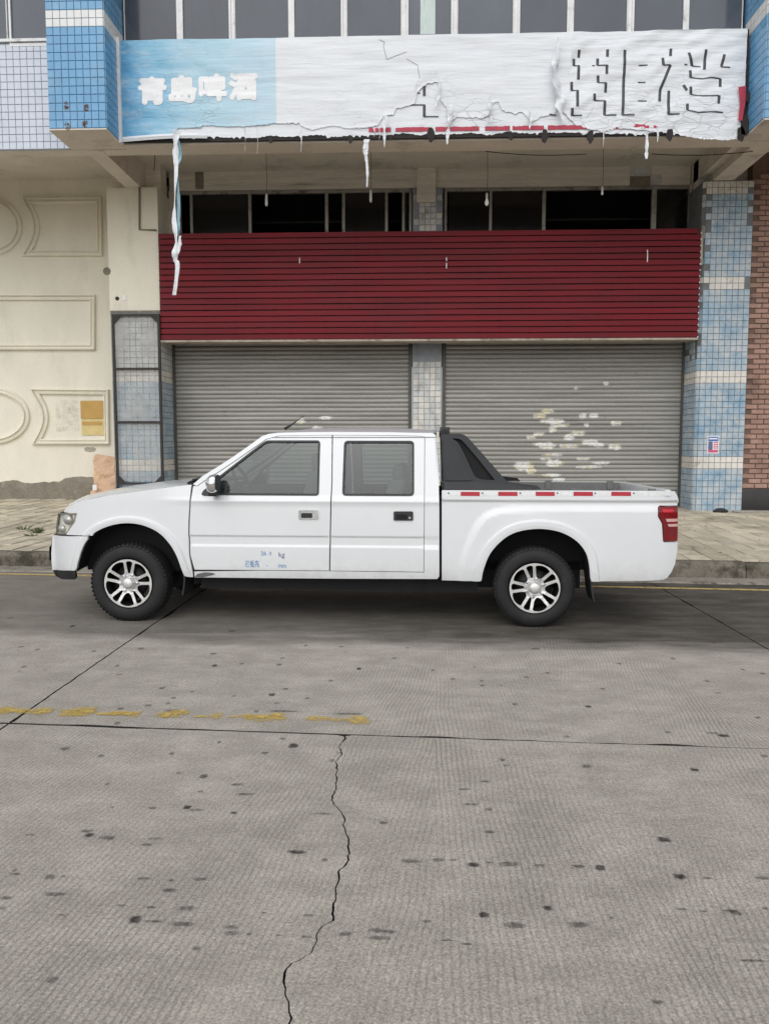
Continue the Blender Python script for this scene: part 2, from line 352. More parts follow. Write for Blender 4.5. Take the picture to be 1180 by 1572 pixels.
def banner_mat(name, blue):
    b = NB(name); p = b.pos(); s = b.n('SeparateXYZ', Vector=p)
    st = b.scaled(p, .5, 1, 3)
    c = b.mix(b.ramp(b.noise(st, 2.2, 5), .3, .75), L(222, 225, 228), L(230, 232, 235))
    if blue:
        x = b.math('ADD', s.outputs[0], b.math('MULTIPLY', b.noise(st, 2, 6, .7), 1.1))
        g = b.n('ValToRGB', Fac=b.n('MapRange', Value=x, i1=-4.1, i2=-1.5).outputs[0])
        e = g.color_ramp.elements; e[0].color = L(70, 146, 194); e[1].color = L(190, 214, 226); e.new(.2).color = L(122, 182, 212); e.new(.5).color = L(166, 204, 221)
        gfad = b.mix(b.math('MULTIPLY', b.ramp(b.noise(b.scaled(p, .7, 1, 2), 3.0, 7, .72), .45, .68), .55), g.outputs[0], L(202, 217, 226))
        step = b.math('GREATER_THAN', s.outputs[0], blue); c = b.mix(step, gfad, c)
    crack = b.noise(b.scaled(p, .6, 1, 4), 9, 6, .7)
    low = b.n('MapRange', Value=s.outputs[2], i1=7.45, i2=6.5).outputs[0]
    lines = b.math('MULTIPLY', b.ramp(crack, .60, .68), b.math('MULTIPLY', low, .28))
    c = b.mix(lines, c, L(150, 150, 152))
    c = b.mix(b.math('MULTIPLY', b.ramp(b.noise(p, 1.3, 6, .7), .55, .8), .35), c, L(190, 186, 180))
    vo = b.n('TexVoronoi', _feature='DISTANCE_TO_EDGE', Vector=b.scaled(b.mix(.12, p, b.n('TexNoise', Vector=p, Scale=4.0).outputs[1], 'ADD'), .45, 1, 1.5), Scale=7.0).outputs['Distance']
    crk = b.math('MULTIPLY', b.ramp(vo, .0, .05, (1, 1, 1, 1), (0, 0, 0, 1)), b.math('MULTIPLY', b.ramp(b.noise(p, 1.1, 3), .45, .6), low))
    c = b.mix(b.math('MULTIPLY', crk, .30), c, L(140, 142, 146))
    h = b.math('ADD', b.math('MULTIPLY', b.noise(b.scaled(p, .22, 1, 2.2), 4.5, 3, .5), 1.5), b.math('MULTIPLY', b.noise(b.scaled(p, .8, 1, 1.6), 18, 3), .25))
    rp = b.n('Mapping', Vector=p, Rotation=(0, .55, 0), Scale=(.3, 1, 2.6)).outputs[0]
    dg = b.math('MULTIPLY', b.noise(rp, 4.0, 3, .5), b.math('MULTIPLY', b.n('MapRange', Value=s.outputs[0], i1=1.2, i2=3.0).outputs[0], 2.6))
    h = b.math('ADD', h, dg)
    return b.bsdf(c, .42, normal=b.bump(b.math('ADD', h, b.math('MULTIPLY', crk, -.7)), .5, .02), spec=.4)
M['banner'] = banner_mat('printed_banner_film', -2.12)
M['banner2'] = banner_mat('old_banner_film', None)
M['ink'] = pm('faded_black_ink', L(58, 58, 60), .5, var=.15, sc=12)
M['letter'] = pm('white_banner_ink', L(236, 236, 236), .45, var=.03)
M['bannerred'] = pm('red_banner_print', L(176, 50, 72), .55, var=.15, sc=6)
M['bannerdark'] = pm('dark_sign_backing', L(48, 44, 42), .9, var=.3, sc=8)
M['stripblue'] = pm('blue_film', L(134, 178, 194), .45, var=.1)

# truck materials
def paint():
    b = NB('white_car_paint'); p = b.n('TexCoord').outputs['Object']
    c = b.mix(b.ramp(b.noise(p, 2.0, 5), .35, .8), (.74, .755, .765, 1), (.70, .71, .715, 1))
    z = b.n('SeparateXYZ', Vector=p).outputs[2]
    splash = b.math('MULTIPLY', b.n('MapRange', Value=z, i1=.62, i2=.36).outputs[0], b.ramp(b.noise(p, 9, 6, .7), .40, .72))
    c = b.mix(b.math('MULTIPLY', splash, .45), c, L(176, 170, 158))
    return b.bsdf(c, b.math('MULTIPLY_ADD', b.noise(p, 3), .10, .20), spec=.5, coat=.4)
def dew_paint():
    b = NB('dewy_hood_paint'); p = b.n('TexCoord').outputs['Object']
    v = b.n('TexVoronoi', Vector=p, Scale=85.0, Randomness=1.0).outputs['Distance']
    drop = b.ramp(v, .18, .34, (1, 1, 1, 1), (0, 0, 0, 1))
    c = b.mix(b.math('MULTIPLY', drop, .5), (.73, .745, .755, 1), L(128, 130, 132))
    return b.bsdf(c, .2, normal=b.bump(drop, .7, .004), coat=.35)
M['paint'] = paint(); M['hood'] = dew_paint()
M['rubber'] = pm('tyre_rubber', L(27, 27, 28), .75, var=.2, sc=8, fine=.1, local=True, dirt=L(44, 43, 41), dsc=7, da=.52, db=.75)
M['blackpl'] = pm('black_plastic', L(36, 37, 39), .5, var=.1, sc=6, local=True)
M['satin'] = pm('satin_charcoal_plastic', L(31, 33, 36), .55, var=.08, sc=5, bump=.05, bsc=200, local=True)
M['deep'] = pm('dark_underbody', L(20, 20, 22), .85, var=.2, sc=5, local=True)
M['alloy'] = pm('machined_alloy', L(222, 221, 219), .34, .65, var=.06, sc=9, local=True)
M['alloydark'] = pm('dark_wheel_paint', L(15, 15, 16), .6, 0, local=True)
M['chrome'] = pm('chrome', L(222, 224, 226), .16, 1.0, var=.02, local=True)
M['carglass'] = glassm('tinted_car_glass', (.39, .47, .445, 1), 1.45)
M['lens'] = glassm('lamp_lens', (.93, .93, .89, 1), 1.6)
M['reflector'] = pm('lamp_reflector', L(232, 230, 222), .35, 0, var=.25, sc=16, local=True)
M['lamprim'] = pm('grey_lamp_rim', L(140, 140, 136), .4, var=.1, local=True)
M['redlens'] = pm('red_tail_lens', L(120, 8, 18), .12, var=.15, sc=20, local=True, coat=.6)
M['redlens2'] = pm('bright_red_lens', L(196, 26, 40), .12, var=.1, local=True, coat=.6)
M['clearlens'] = pm('clear_tail_lens', L(206, 164, 160), .15, local=True, coat=.6)
M['refl_red'] = pm('red_reflective_tape', L(178, 36, 52), .35, var=.06, sc=20, local=True)
M['refl_white'] = pm('white_reflective_tape', L(224, 225, 224), .4, var=.04, sc=20, local=True)
M['seat'] = pm('grey_seat_fabric', L(134, 132, 126), .9, var=.1, sc=8, local=True)
M['dash'] = pm('dark_dashboard', L(52, 53, 55), .6, var=.1, sc=8, local=True)
M['liner'] = pm('bed_liner_grey', L(112, 112, 110), .6, .1, var=.15, sc=4, local=True, dirt=L(80, 76, 70), dsc=4)
M['headliner'] = pm('grey_headliner', L(150, 150, 146), .9, local=True)
M['doortext'] = decal('blue_faded_lettering', L(62, 132, 186), .33, .50, 60)
M['doortext2'] = decal('violet_faded_lettering', L(64, 74, 136), .36, .52, 60)

# ================================================================ SETTING: road, kerb, pavement
YS = 15.1; YC = 14.4; YB = 12.38; YP = 11.84; YW = 12.6; SOF = 6.24
def kerbY(x): return 8.88 - .0665 * x           # front face of the kerb
gd = tag(mk('ground', [(-300, -300, -.03), (300, -300, -.03), (300, 300, -.03), (-300, 300, -.03)], [(0, 1, 2, 3)], M['joint']), kind='structure')
road = tag(mk('road', [(-300, -300, -.022), (300, -300, -.022), (300, 8.8 - 20, -.022), (-300, 8.8 + 20, -.022)], [(0, 1, 2, 3)], M['joint']), kind='structure')
def slab(poly, z=0.0):
    V, T, outs = cdt(poly, step=5, grid=False)
    v = [(x, y, z) for x, y in V]; f = [tuple(t) for t in T]; mi = [0] * len(f)
    for o in outs:
        n = len(v); v += [(x, y, z) for x, y in o] + [(x, y, z - .05) for x, y in o]; k = len(o); mi += [1] * k
        f += [(n + i, n + k + i, n + k + (i + 1) % k, n + (i + 1) % k) for i in range(k)]
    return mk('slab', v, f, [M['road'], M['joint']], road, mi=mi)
def jag(pts, amp, step=.05, seed=0.0, spall=(0, 0)):
    pts = resample(pts, step, closed=False)
    out = []
    for i, (x, y) in enumerate(pts):
        q_ = max(0, nz(x * 2.6 + seed * .37, y * 2.6, 11) - .22) * 2.2
        x += spall[0] * q_; y += spall[1] * q_
        out.append((x + amp * nz(x * 9 + seed, y * 9, 1) + amp * .7 * nz(x * 31, y * 31 + seed, 2), y + amp * nz(x * 9, y * 9 + seed, 5)))
    return out
jx = [(-2.2, 3.985), (-1.95, 3.965), (-1.36, 3.93), (-.348, 3.87), (-.1, 3.857), (.84, 3.82), (1.776, 3.772)]
XL, XR = -2.18, 2.64
def jy(x): return 3.985 - (x + 2.2) * .0536
crackpx = [(530, 1127.5), (522.5, 1147), (525, 1157), (515, 1170), (517, 1180), (511, 1235), (527, 1255), (532, 1285), (540, 1311), (522, 1340), (515, 1375), (510, 1400), (511, 1415), (487, 1437), (482, 1455), (450, 1480), (440, 1500), (435, 1530), (442, 1550), (445, 1572)]
crack = [tuple(G(x, y).xy) for x, y in crackpx] + [(-.36, 1.2), (-.28, .4), (-.35, -1.2)]
crack = jag(crack, .016, .018)
xs = [-16.6, -11.8, -7.0, XL, XR, 7.45, 12.3]
g = .006
for i in range(len(xs) - 1):
    a, b = xs[i] + g, xs[i + 1] - g
    gA, gB = max(.003, .010 - .0035 * (a + 2.2)), max(.003, .010 - .0035 * (b + 2.2))
    near = jag([(a, jy(a) + gA), (b, jy(b) + gB)], .005, .04, i, (0, .018 if xs[i] < 0 else 0))
    lft = jag([(a, kerbY(a) - .02), (a, jy(a) + .03)], .005, .05, 3 + i, (.02 if xs[i] < 0 else .008, 0))
    rgt = jag([(b, jy(b) + .03), (b, kerbY(b) - .02)], .005, .05, 4 + i, (-.006, 0))
    slab(near + rgt + lft)
    far = jag([(b, jy(b) - gB), (a, jy(a) - gA)], .004, .04, i + 20, (0, -.008))
    if xs[i] == XL:
        cl = [(x - .002 -   .007 * max(0, nz(x * 6, y * 9, 9)) - .008 * max(0, nz(x * 30, y * 40, 2) - .2), y) for x, y in crack if y < jy(x) - .02]
        cr = [(x + .002 + .007 * max(0, nz(x * 6, y * 8, 3)) + .008 * max(0, nz(x * 30, y * 37, 7) - .2), y) for x, y in crack if y < jy(x) - .02]
        fl = [p for p in far if p[0] < cl[0][0] - .02]; fr = [p for p in far if p[0] > cr[0][0] + .02]
        slab([(a, -1.2), (cl[-1][0], -1.2)] + cl[::-1][1:] + fl)
        slab([(cr[-1][0], -1.2), (b, -1.2)] + fr + cr[:-1], .001)
    else:
        slab([(a, -1.2), (b, -1.2)] + far)
    for q in range(3):
        slab([(a, -6 - q * 4.8), (b, -6 - q * 4.8), (b, -1.215 - q * 4.8), (a, -1.215 - q * 4.8)])
# yellow dashes and kerb line
def ragged(mb, c, w, h, z, n=22, rot=0.0, seed=0.0, soft=False):
    pts = []
    for k in range(n):
        a = 2 * math.pi * k / n; r = 1 + .32 * nz(math.cos(a) * 2 + seed, math.sin(a) * 2, seed) + .18 * (random.random() - .5)
        sx = math.copysign(abs(math.cos(a)) ** .75, math.cos(a)) * w / 2 * r; sy = math.copysign(abs(math.sin(a)) ** .75, math.sin(a)) * h / 2 * r
        pts.append((c.x + sx * math.cos(rot) - sy * math.sin(rot), c.y + sx * math.sin(rot) + sy * math.cos(rot), z))
    if soft:
        inn = [(c.x + (p[0] - c.x) * .62, c.y + (p[1] - c.y) * .62, z) for p in pts]; pts = [(c.x + (p[0] - c.x) * 1.15, c.y + (p[1] - c.y) * 1.15, z) for p in pts]
        mb.add(pts + inn, [tuple(range(n, 2 * n))] + [(k, (k + 1) % n, n + (k + 1) % n, n + k) for k in range(n)])
        mb.a = getattr(mb, 'a', []) + [0.0] * n + [1.0] * n
    else: mb.add(pts, [tuple(range(n))])
mb = MB()
for px, py, w, h in ((8, 1091, 30, 9), (40, 1093, 24, 6), (66, 1093, 26, 9), (112, 1096, 44, 8), (128, 1092, 34, 9), (185, 1096, 30, 6), (206, 1098, 14, 8), (180, 1097, 46, 4), (262, 1098, 36, 8), (275, 1095, 28, 7), (252, 1100, 16, 5), (332, 1100, 16, 8), (385, 1101, 32, 6), (408, 1103, 52, 9), (425, 1099, 24, 6), (490, 1104, 34, 7), (520, 1106, 26, 5), (551, 1106, 30, 11), (160, 1097, 26, 3), (310, 1101, 24, 3), (360, 1101, 18, 3), (25, 1092, 40, 4)):
    c = G(px, py); w_ = (G(px + w / 2, py) - G(px - w / 2, py)).length; h_ = (G(px, py + h / 2) - G(px, py - h / 2)).length
    ragged(mb, c, w_ * 1.25, min(h_, .12) * 1.2, .0035 + .0003 * (px % 7), seed=px * .37, soft=True)
o = tag(mb.build('lane_marking', M['yellow'], road), kind='stuff'); o.data.attributes.new('cover', 'FLOAT', 'POINT').data.foreach_set('value', mb.a)
v = []; f = []
xx = np.arange(-14, 12.01, .08)
for i, x in enumerate(xx):
    y = 8.372 - .0851 * x
    hw = .042 + .012 * nz(x * 2.3, 1) + .01 * (random.random() - .5)
    v += [(x, y - hw, .004), (x, y + hw + .006 * random.random(), .004)]
    if i and nz(x * 1.3, 7.7) > -.48: f.append((2 * i - 2, 2 * i, 2 * i + 1, 2 * i - 1))
mk('kerb_line', v, f, M['yellow2'], road)
# stains: (x, y, w, h) in quarter views of the photograph
st6 = [(330,48,12,8),(625,25,26,12),(728,50,42,8),(752,80,56,7),(575,120,26,13),(600,128,46,8),(717,137,20,8),(468,123,30,6),(345,120,14,5),(265,194,46,9),(273,206,28,12),(332,214,48,12),(475,217,46,8),(450,236,36,7),(92,205,34,5),(912,258,60,12),(996,282,20,10),(45,315,14,8),(48,326,34,7),(152,336,34,14),(195,333,16,6),(440,339,50,8),(614,341,46,11),(525,345,18,7),(520,376,52,11),(168,388,68,12),(18,399,42,10),(8,430,16,10),(465,428,36,8),(372,423,28,6),(573,432,60,15),(415,466,38,24),(470,472,64,8),(563,480,80,12),(710,489,46,10),(714,508,54,13),(765,511,18,8),(940,520,36,8),(858,515,30,5),(1060,510,42,12),(1155,499,56,14),(1160,522,54,14),(945,452,36,6),(160,652,36,20),(195,452,30,7),(810,445,20,6),(1172,168,14,10),(985,140,70,5),(615,72,20,6)]
st7 = [(245,65,40,6),(310,41,34,6),(265,112,46,8),(320,127,24,10),(323,197,30,10),(5,169,14,9),(80,287,60,13),(165,282,38,11),(210,282,22,6),(272,297,38,15),(322,290,20,6),(383,295,66,14),(476,299,38,8),(595,302,42,10),(662,307,32,16),(906,333,36,17),(858,220,42,15),(950,5,28,8),(992,338,30,6),(1160,338,46,11),(1170,432,20,8),(1060,439,44,8),(980,441,24,6),(910,434,44,7),(500,431,28,15),(305,452,32,19),(398,484,78,19),(595,482,68,17),(697,461,16,7),(130,472,30,8),(15,503,44,13),(8,523,20,12),(838,720,36,14),(250,541,36,7),(1130,592,80,8),(195,530,44,6)]
st4 = [(30,178,16,5),(223,203,14,6),(115,275,14,6),(65,267,18,5),(288,280,14,5),(432,272,24,6),(74,328,18,6),(360,325,14,7),(655,288,22,6),(658,325,18,7),(742,319,12,6),(856,322,18,6),(866,302,14,5),(938,263,14,5),(1048,266,14,5),(1102,334,16,7),(1015,371,16,7),(876,396,18,6),(834,414,22,9),(943,425,14,6),(718,418,12,6),(850,440,18,6),(455,447,24,7),(530,463,50,9),(370,457,24,7),(360,502,20,9),(533,424,18,6),(515,441,14,6),(497,394,20,8),(590,405,12,5),(787,465,14,8),(310,602,20,8),(527,595,18,9),(625,665,24,12),(900,571,30,14),(868,549,20,8),(672,560,14,7),(1018,616,18,10),(548,655,14,7),(712,218,26,6),(200,580,32,10),(870,465,100,6),(1070,473,90,6)]
st5 = [(465,273,28,6),(720,319,14,6),(435,360,16,6),(298,372,14,5),(300,386,18,6),(209,366,14,6),(148,339,14,5),(500,347,16,5),(625,450,20,7),(670,396,18,6),(400,443,18,7),(990,372,16,6),(1040,540,34,8),(1005,532,40,6),(362,614,22,10),(622,634,30,12),(950,645,26,12),(1165,603,22,8),(1160,349,18,6),(885,303,16,6),(30,302,14,6),(70,270,12,5),(870,530,20,6),(372,632,20,6),(560,543,18,6),(1100,337,14,5),(1145,484,20,6)]
dark = {(273,206),(415,466),(575,120),(662,307),(906,333),(305,452),(500,431),(858,220),(272,297),(717,137),(912,258),(1040,540),(625,450),(900,571),(834,414),(1102,334),(658,325),(223,203)}
mbd, mbf = MB(), MB()
for lst, ox, oy in ((st6, 0, 1180), (st7, 590, 1180), (st4, 0, 860), (st5, 590, 860)):
    for x, y, w, h in lst:
        px, py = ox + x / 2, oy + y / 2; c = G(px, py)
        w_ = (G(px + w / 4, py) - G(px - w / 4, py)).length; h_ = (G(px, py + h / 4) - G(px, py - h / 4)).length
        ragged(mbd if (x, y) in dark else mbf, c, w_, h_, .0015 + .0001 * (len(mbf.v) // 36 % 17), n=18, seed=x * .173, soft=True)
for k in range(90):
    c = Vector((random.uniform(-4, 4), random.uniform(-4, 8), 0)); r = random.uniform(.006, .018)
    ragged(mbf, c, r * 2.4, r * 1.6, .0012, n=9, seed=k * .91, soft=True)
for nm_, b_, m_ in (('dark_stain', mbd, 'stain_dark'), ('faint_stain', mbf, 'stain')):
    o = tag(b_.build(nm_, M[m_], road), kind='stuff'); o.data.attributes.new('cover', 'FLOAT', 'POINT').data.foreach_set('value', b_.a)

# kerb of separate stones, gutter strip, pavement with pavers
def pz(x, y):        # pavement height: falls to the kerb, higher at the left
    t = max(0, (y - kerbY(x)) / 5.9); lft = min(max((5.3 - x) / 13, 0), 1)
    return .2 + t * (.115 + .115 * lft)
kerb = tag(MB().box(-14, 12, 10.6, 10.7, -.02, .1).build('kerb', M['bed']), kind='structure')
def stone(x0, x1, dz=0.0, dy=0.0, top=.2, name='kerb_stone'):
    n = 3; v = []
    prof = [(0.0, -.02), (.006, .05), (.012, top - .05), (.028, top - .012), (.055, top), (.17, top), (.17, -.02)]
    k = len(prof)
    for i in range(n + 1):
        x = x0 + (x1 - x0) * i / n
        for j, (y, z) in enumerate(prof):
            w = .010 * nz(x * 4, j * 1.7, 3) if 0 < j < 5 else 0
            v.append((x, kerbY(x) + y + w + dy, z + dz * (z > 0) + (.006 * nz(x * 5, j, 8) if 1 < j < 5 else 0)))
    f = [(i * k + j, (i + 1) * k + j, (i + 1) * k + j + 1, i * k + j + 1) for i in range(n) for j in range(k - 1)]
    f += [tuple(reversed(range(k))), tuple(range(n * k, n * k + k))]
    return fixn(mk(name, v, f, M['kerb'], kerb))
x = -13.5
while x < 11:
    w = .5 + .5 * random.random() if x < -3 else .9 + .1 * random.random()
    stone(x + .006, x + w - .006, random.uniform(-.012, .006), random.uniform(-.01, .01)); x += w
v = []; f = []
for i, x in enumerate(np.arange(-14, 12.01, .25)):
    y0 = kerbY(x) - .26 + .03 * nz(x * 1.7, 2) + .014 * x * .0; y1 = kerbY(x) + .01
    v += [(x, y0, .002), (x, y0 + .01, .016), (x, y1, .03)]
    if i: f += [(3 * i - 3, 3 * i, 3 * i + 1, 3 * i - 2), (3 * i - 2, 3 * i + 1, 3 * i + 2, 3 * i - 1)]
tag(mk('gutter', v, f, M['gutter']), kind='structure')
v = []; f = []; nx, ny = 40, 14
for i in range(nx + 1):
    x = -15 + 28 * i / nx
    for j in range(ny + 1):
        y = kerbY(x) + .15 + (16 - kerbY(x)) * j / ny; v.append((x, y, pz(x, y) - .03))
f = [(i * (ny + 1) + j, (i + 1) * (ny + 1) + j, (i + 1) * (ny + 1) + j + 1, i * (ny + 1) + j + 1) for i in range(nx) for j in range(ny)]
pave = tag(mk('pavement', v, f, M['bed']), kind='structure')
PW, PH = .25, .40
pmesh = MB(); e = .005
pmesh.add([(-PW / 2, -PH / 2, -.03), (PW / 2, -PH / 2, -.03), (PW / 2, PH / 2, -.03), (-PW / 2, PH / 2, -.03), (-PW / 2 + e, -PH / 2 + e, 0), (PW / 2 - e, -PH / 2 + e, 0), (PW / 2 - e, PH / 2 - e, 0), (-PW / 2 + e, PH / 2 - e, 0)],
          [(4, 5, 6, 7), (0, 1, 5, 4), (1, 2, 6, 5), (2, 3, 7, 6), (3, 0, 4, 7)])
pme = mesh('paver', pmesh.v, pmesh.f, M['paver'])
cands = []
ang = math.radians(-3.4); ca, sa = math.cos(ang), math.sin(ang)
for i in range(-60, 50):
    for j in range(0, 17):
        lx, ly = i * (PW + .006) + (.0), j * (PH + .006) + PH / 2
        x = lx * ca - ly * sa; y = 9.06 + lx * sa + ly * ca
        if y > 15.5 or (x > -5.7 and y > YC - .2 and x < 5.1 and y > 15.0): continue
        d = Vector((x, y, .25)) - CPOS; k = d.dot(FW); px = 590 + F * d.dot(RT) / k
        vis = (-30 < px < 130 or 1030 < px < 1210)
        hollow = (-7.6 < x < -6.3 and 11.5 < y < 12.3)
        if hollow and random.random() < .75: continue
        cands.append((not vis, y, x))
cands.sort()
rest = MB()
for q, (nv, y, x) in enumerate(cands):
    z = pz(x, y) + random.uniform(-.006, .006); tx, ty = random.uniform(-.012, .012), random.uniform(-.012, .012)
    if q < 300:
        o = D.objects.new('paver', pme); o.location = (x, y, z); o.rotation_euler = (tx + .028, ty - .006, ang + random.uniform(-.008, .008)); attach(o, pave)
    else:
        rm = Matrix.Translation((x, y, z)) @ Matrix.Rotation(ang, 4, 'Z') @ Matrix.Rotation(tx + .025, 4, 'X')
        rest.add([rm @ Vector(p) for p in pmesh.v], pmesh.f)
tag(rest.build('far_pavers', M['paver'], pave), kind='stuff')

# ================================================================ BUILDINGS
TW = .1115
TME = {}
def tile_mesh(w, h, mat):
    k = (round(w, 4), round(h, 4), mat)
    if k not in TME:
        a, b, e, d = w / 2 - .0035, h / 2 - .0035, .0025, .009
        v = [(-a, 0, -b), (a, 0, -b), (a, 0, b), (-a, 0, b), (-a + e, -d, -b + e), (a - e, -d, -b + e), (a - e, -d, b - e), (-a + e, -d, b - e)]
        TME[k] = mesh('tile', v, [(4, 5, 6, 7), (0, 1, 5, 4), (1, 2, 6, 5), (2, 3, 7, 6), (3, 0, 4, 7)], M[mat])
    return TME[k]
def tiles(parent, o, rz, nc, nr, w, h, pick, limit=9999, skip=None, jit=.006, order=None):
    """rows of tiles on an upright face: o = lower left corner, rz = turn of the face about z"""
    cells = [(r, c) for r in range(nr) for c in range(nc) if not (skip and skip(r, c))]
    if order: cells.sort(key=order)
    rest = {}
    cx, sx = math.cos(rz), math.sin(rz)
    for q, (r, c) in enumerate(cells):
        lx = (c + .5) * w; p = Vector((o[0] + lx * cx, o[1] + lx * sx, o[2] + (r + .5) * h)); m = pick(r, c)
        rot = (random.uniform(-jit, jit), 0, rz + random.uniform(-jit, jit))
        if q < limit:
            t = D.objects.new('tile', tile_mesh(w, h, m)); t.location = p; t.rotation_euler = rot; attach(t, parent)
        else:
            b = rest.setdefault(m, MB()); me = tile_mesh(w, h, m); mx = Matrix.Translation(p) @ Matrix.Rotation(rot[2], 4, 'Z') @ Matrix.Rotation(rot[0], 4, 'X')
            b.add([mx @ x.co for x in me.vertices], [tuple(f.vertices) for f in me.polygons])
    for m, b in rest.items(): tag(b.build('tile_field', M[m], parent), kind='stuff')
def panel_box(name, x0, x1, y0, y1, z0, z1, mat, parent): return MB().box(x0, x1, y0, y1, z0, z1).build(name, M[mat], parent)

bld = empty('shop_building', (0, YC, .3), 'disused two-storey shop with blue tiled pilasters, grey roller shutters and an overhanging upper floor', 'building')
# --- overhang, beams, upper floor
mb = MB(); mb.box(-9.5, 9.5, YW + .02, YW + .27, SOF + .004, SOF + .60)
mb.box(-9.5, 9.5, YW + .27, YS + .3, SOF + .50, SOF + .62)
mb.build('overhang_slab', M['concrete'], bld)
for x0, x1 in ((-5.27, -4.99), (5.36, 5.72), (-9.4, -9.0), (8.9, 9.3)):
    mb = MB().box(x0, x1, YW + .05, YC + .9, SOF - .001, SOF + .5)
    if x0 > 5 and x0 < 6: mb.box(x0 - .14, x0, YW + .27, YC + .9, SOF + .14, SOF + .5)
    mb.build('cross_beam', M['concrete'], bld)
panel_box('soffit_edge', -4.595, 5.105, YB + .06, YW + .018, SOF + .003, SOF + .07, 'concrete', bld)
# --- upper pilasters with tiles
def pilaster(x0, x1, side_x, side_rz):
    o = panel_box('pilaster', x0, x1, YP, YW + .1, SOF + .012, 10.6, 'grout_blue', bld)
    zt = SOF + .03; h = .121; nr = 36
    wb = lambda r: 12 <= r <= 13 or 31 <= r <= 32
    pick = lambda r, c: 't_white' if wb(r) else 't_blue'
    nc = max(1, int(round((x1 - x0) / TW))); w = (x1 - x0) / nc
    vis = lambda rc: (rc[0])
    tiles(o, (x0, YP - .001, zt), 0, min(nc, 8), 17, w, h, pick)
    tiles(o, (x0, YP - .001, zt + 17 * h), 0, min(nc, 8), 19, w, h, lambda r, c: pick(r + 17, c), limit=0)
    d = YW - YP; ns = 6; ws = d / ns
    if side_rz > 0: tiles(o, (side_x + .001, YP, zt), math.pi / 2, ns, 17, ws, h, pick)
    else: tiles(o, (side_x - .001, YP + d, zt), -math.pi / 2, ns, 17, ws, h, pick)
    panel_box('pilaster_lip', x0 - .004, x1 + .004, YP - .012, YW, SOF + .002, SOF + .022, 'concrete', o)
    return o
pl = pilaster(-5.47, -4.60, -4.60, 1)
pilaster(5.11, 6.0, 5.11, -1)
# rust marks of a removed bracket
mb = MB()
for px, py in ((101, 163), (132, 163), (103, 191), (129, 189)):
    c = U(px, py, YP - .014)
    for q in range(3):
        n = 12; r = .06 - .015 * q; ox, oz = random.uniform(-.02, .02), random.uniform(-.04, .02)
        mb.add([(c.x + ox + r * .7 * math.cos(2 * math.pi * k / n), YP - .013 - .001 * q, c.z + oz + r * math.sin(2 * math.pi * k / n)) for k in range(n)], [tuple(range(n))])
    mb.box(c.x - .018, c.x + .018, YP - .02, YP - .005, c.z - .018, c.z + .018)
tag(mb.build('rust_mark', M['rust'], pl), kind='stuff')
# --- white tiled wall, left bay
wl = panel_box('upper_wall', -9.4, -5.472, YW, YW + .24, SOF + .012, 7.90, 'grout_pale', bld)
zt = SOF + .02
ncw = 34
tiles(wl, (-5.474 - ncw * TW, YW - .001, zt), 0, ncw, 14, TW, .1155, lambda r, c: 't_grey', limit=300, order=lambda rc: -rc[1])
panel_box('upper_wall_spandrel', -4.598, 5.108, YW, YW + .24, SOF + .07, 7.79, 'concrete', bld)
panel_box('upper_wall_end', 6.01, 9.4, YW, YW + .24, SOF + .07, 7.79, 'concrete', bld)
panel_box('upper_wall_header', -9.4, 9.4, YW + .0, YW + .24, 9.9, 10.7, 'concrete', bld)
panel_box('upper_room', -9.3, 9.3, YW + 2.0, YW + 2.1, 7.6, 10, 'roomwall', bld)
panel_box('upper_floor', -9.3, 9.3, YW + .27, YW + 2.0, SOF + .63, SOF + .75, 'roomwall', bld)
panel_box('roof', -9.5, 9.5, YW - .1, YS + .5, 10.7, 10.9, 'concrete', bld)
# --- upper windows: frame posts at measured places, panes between
WZ0, WZ1 = 7.83, 9.9
sill = panel_box('window_sill', -4.596, 5.106, YW - .05, YW + .10, 7.785, 7.835, 'alu', bld)
posts = [190, 271, 278, 354, 360, 443, 449, 526, 532, 616, 624, 695, 702, 788, 795, 873, 880, 963, 970, 1051, 1057, 1140]
def win(xa, xb, sash, mat='pane', extra=None):
    mb = MB(); t = .032 if sash else .012; y0, y1 = (YW - .015, YW + .05) if sash else (YW + .012, YW + .06)
    za = WZ0 + .008; zb = WZ1 - .01
    mb.box(xa, xa + t, y0, y1, za, zb); mb.box(xb - t, xb, y0, y1, za, zb)
    mb.box(xa + t, xb - t, y0, y1, za, za + (.05 if sash else .02)); mb.box(xa + t, xb - t, y0, y1, zb - .03, zb)
    w = mb.build('window', M['alu'], bld)
    panel_box('pane', xa + t, xb - t, y1 - .03, y1 - .024, za + .02, zb - .02, mat, w)
    return w
edges = [U(p, 25, YW).x for p in posts]
for i in range(0, len(edges), 2):
    sash = (i // 2) in (1, 3, 5, 7, 9)
    win(edges[i] - .004, edges[i + 1] + .004, sash)
for i in range(1, len(edges) - 1, 2):
    panel_box('mullion', edges[i] + .006, edges[i + 1] - .006, YW + .0, YW + .07, WZ0 + .004, WZ1 - .004, 'alu', bld)
# curtain and papers behind/at panes
c0, c1 = U(645, 20, YW).x, U(668, 20, YW).x
panel_box('curtain', c0, c1, YW + .014, YW + .0175, WZ0 + .09, WZ1 - .1, 'curtain', bld)
panel_box('window_sill', -9.4, -5.474, YW - .04, YW + .1, 7.902, 7.945, 'alu', bld)
xa = [-9.3, -8.4, -7.5, -6.60, -6.50, -5.474]
win(-9.38, -8.39, False); win(6.02, 7.0, False); win(7.04, 8.0, True); win(8.04, 9.0, False); win(-8.35, -7.4, False); win(-7.36, U(10, 30, YW).x, False); win(U(14, 30, YW).x, -5.48, True)
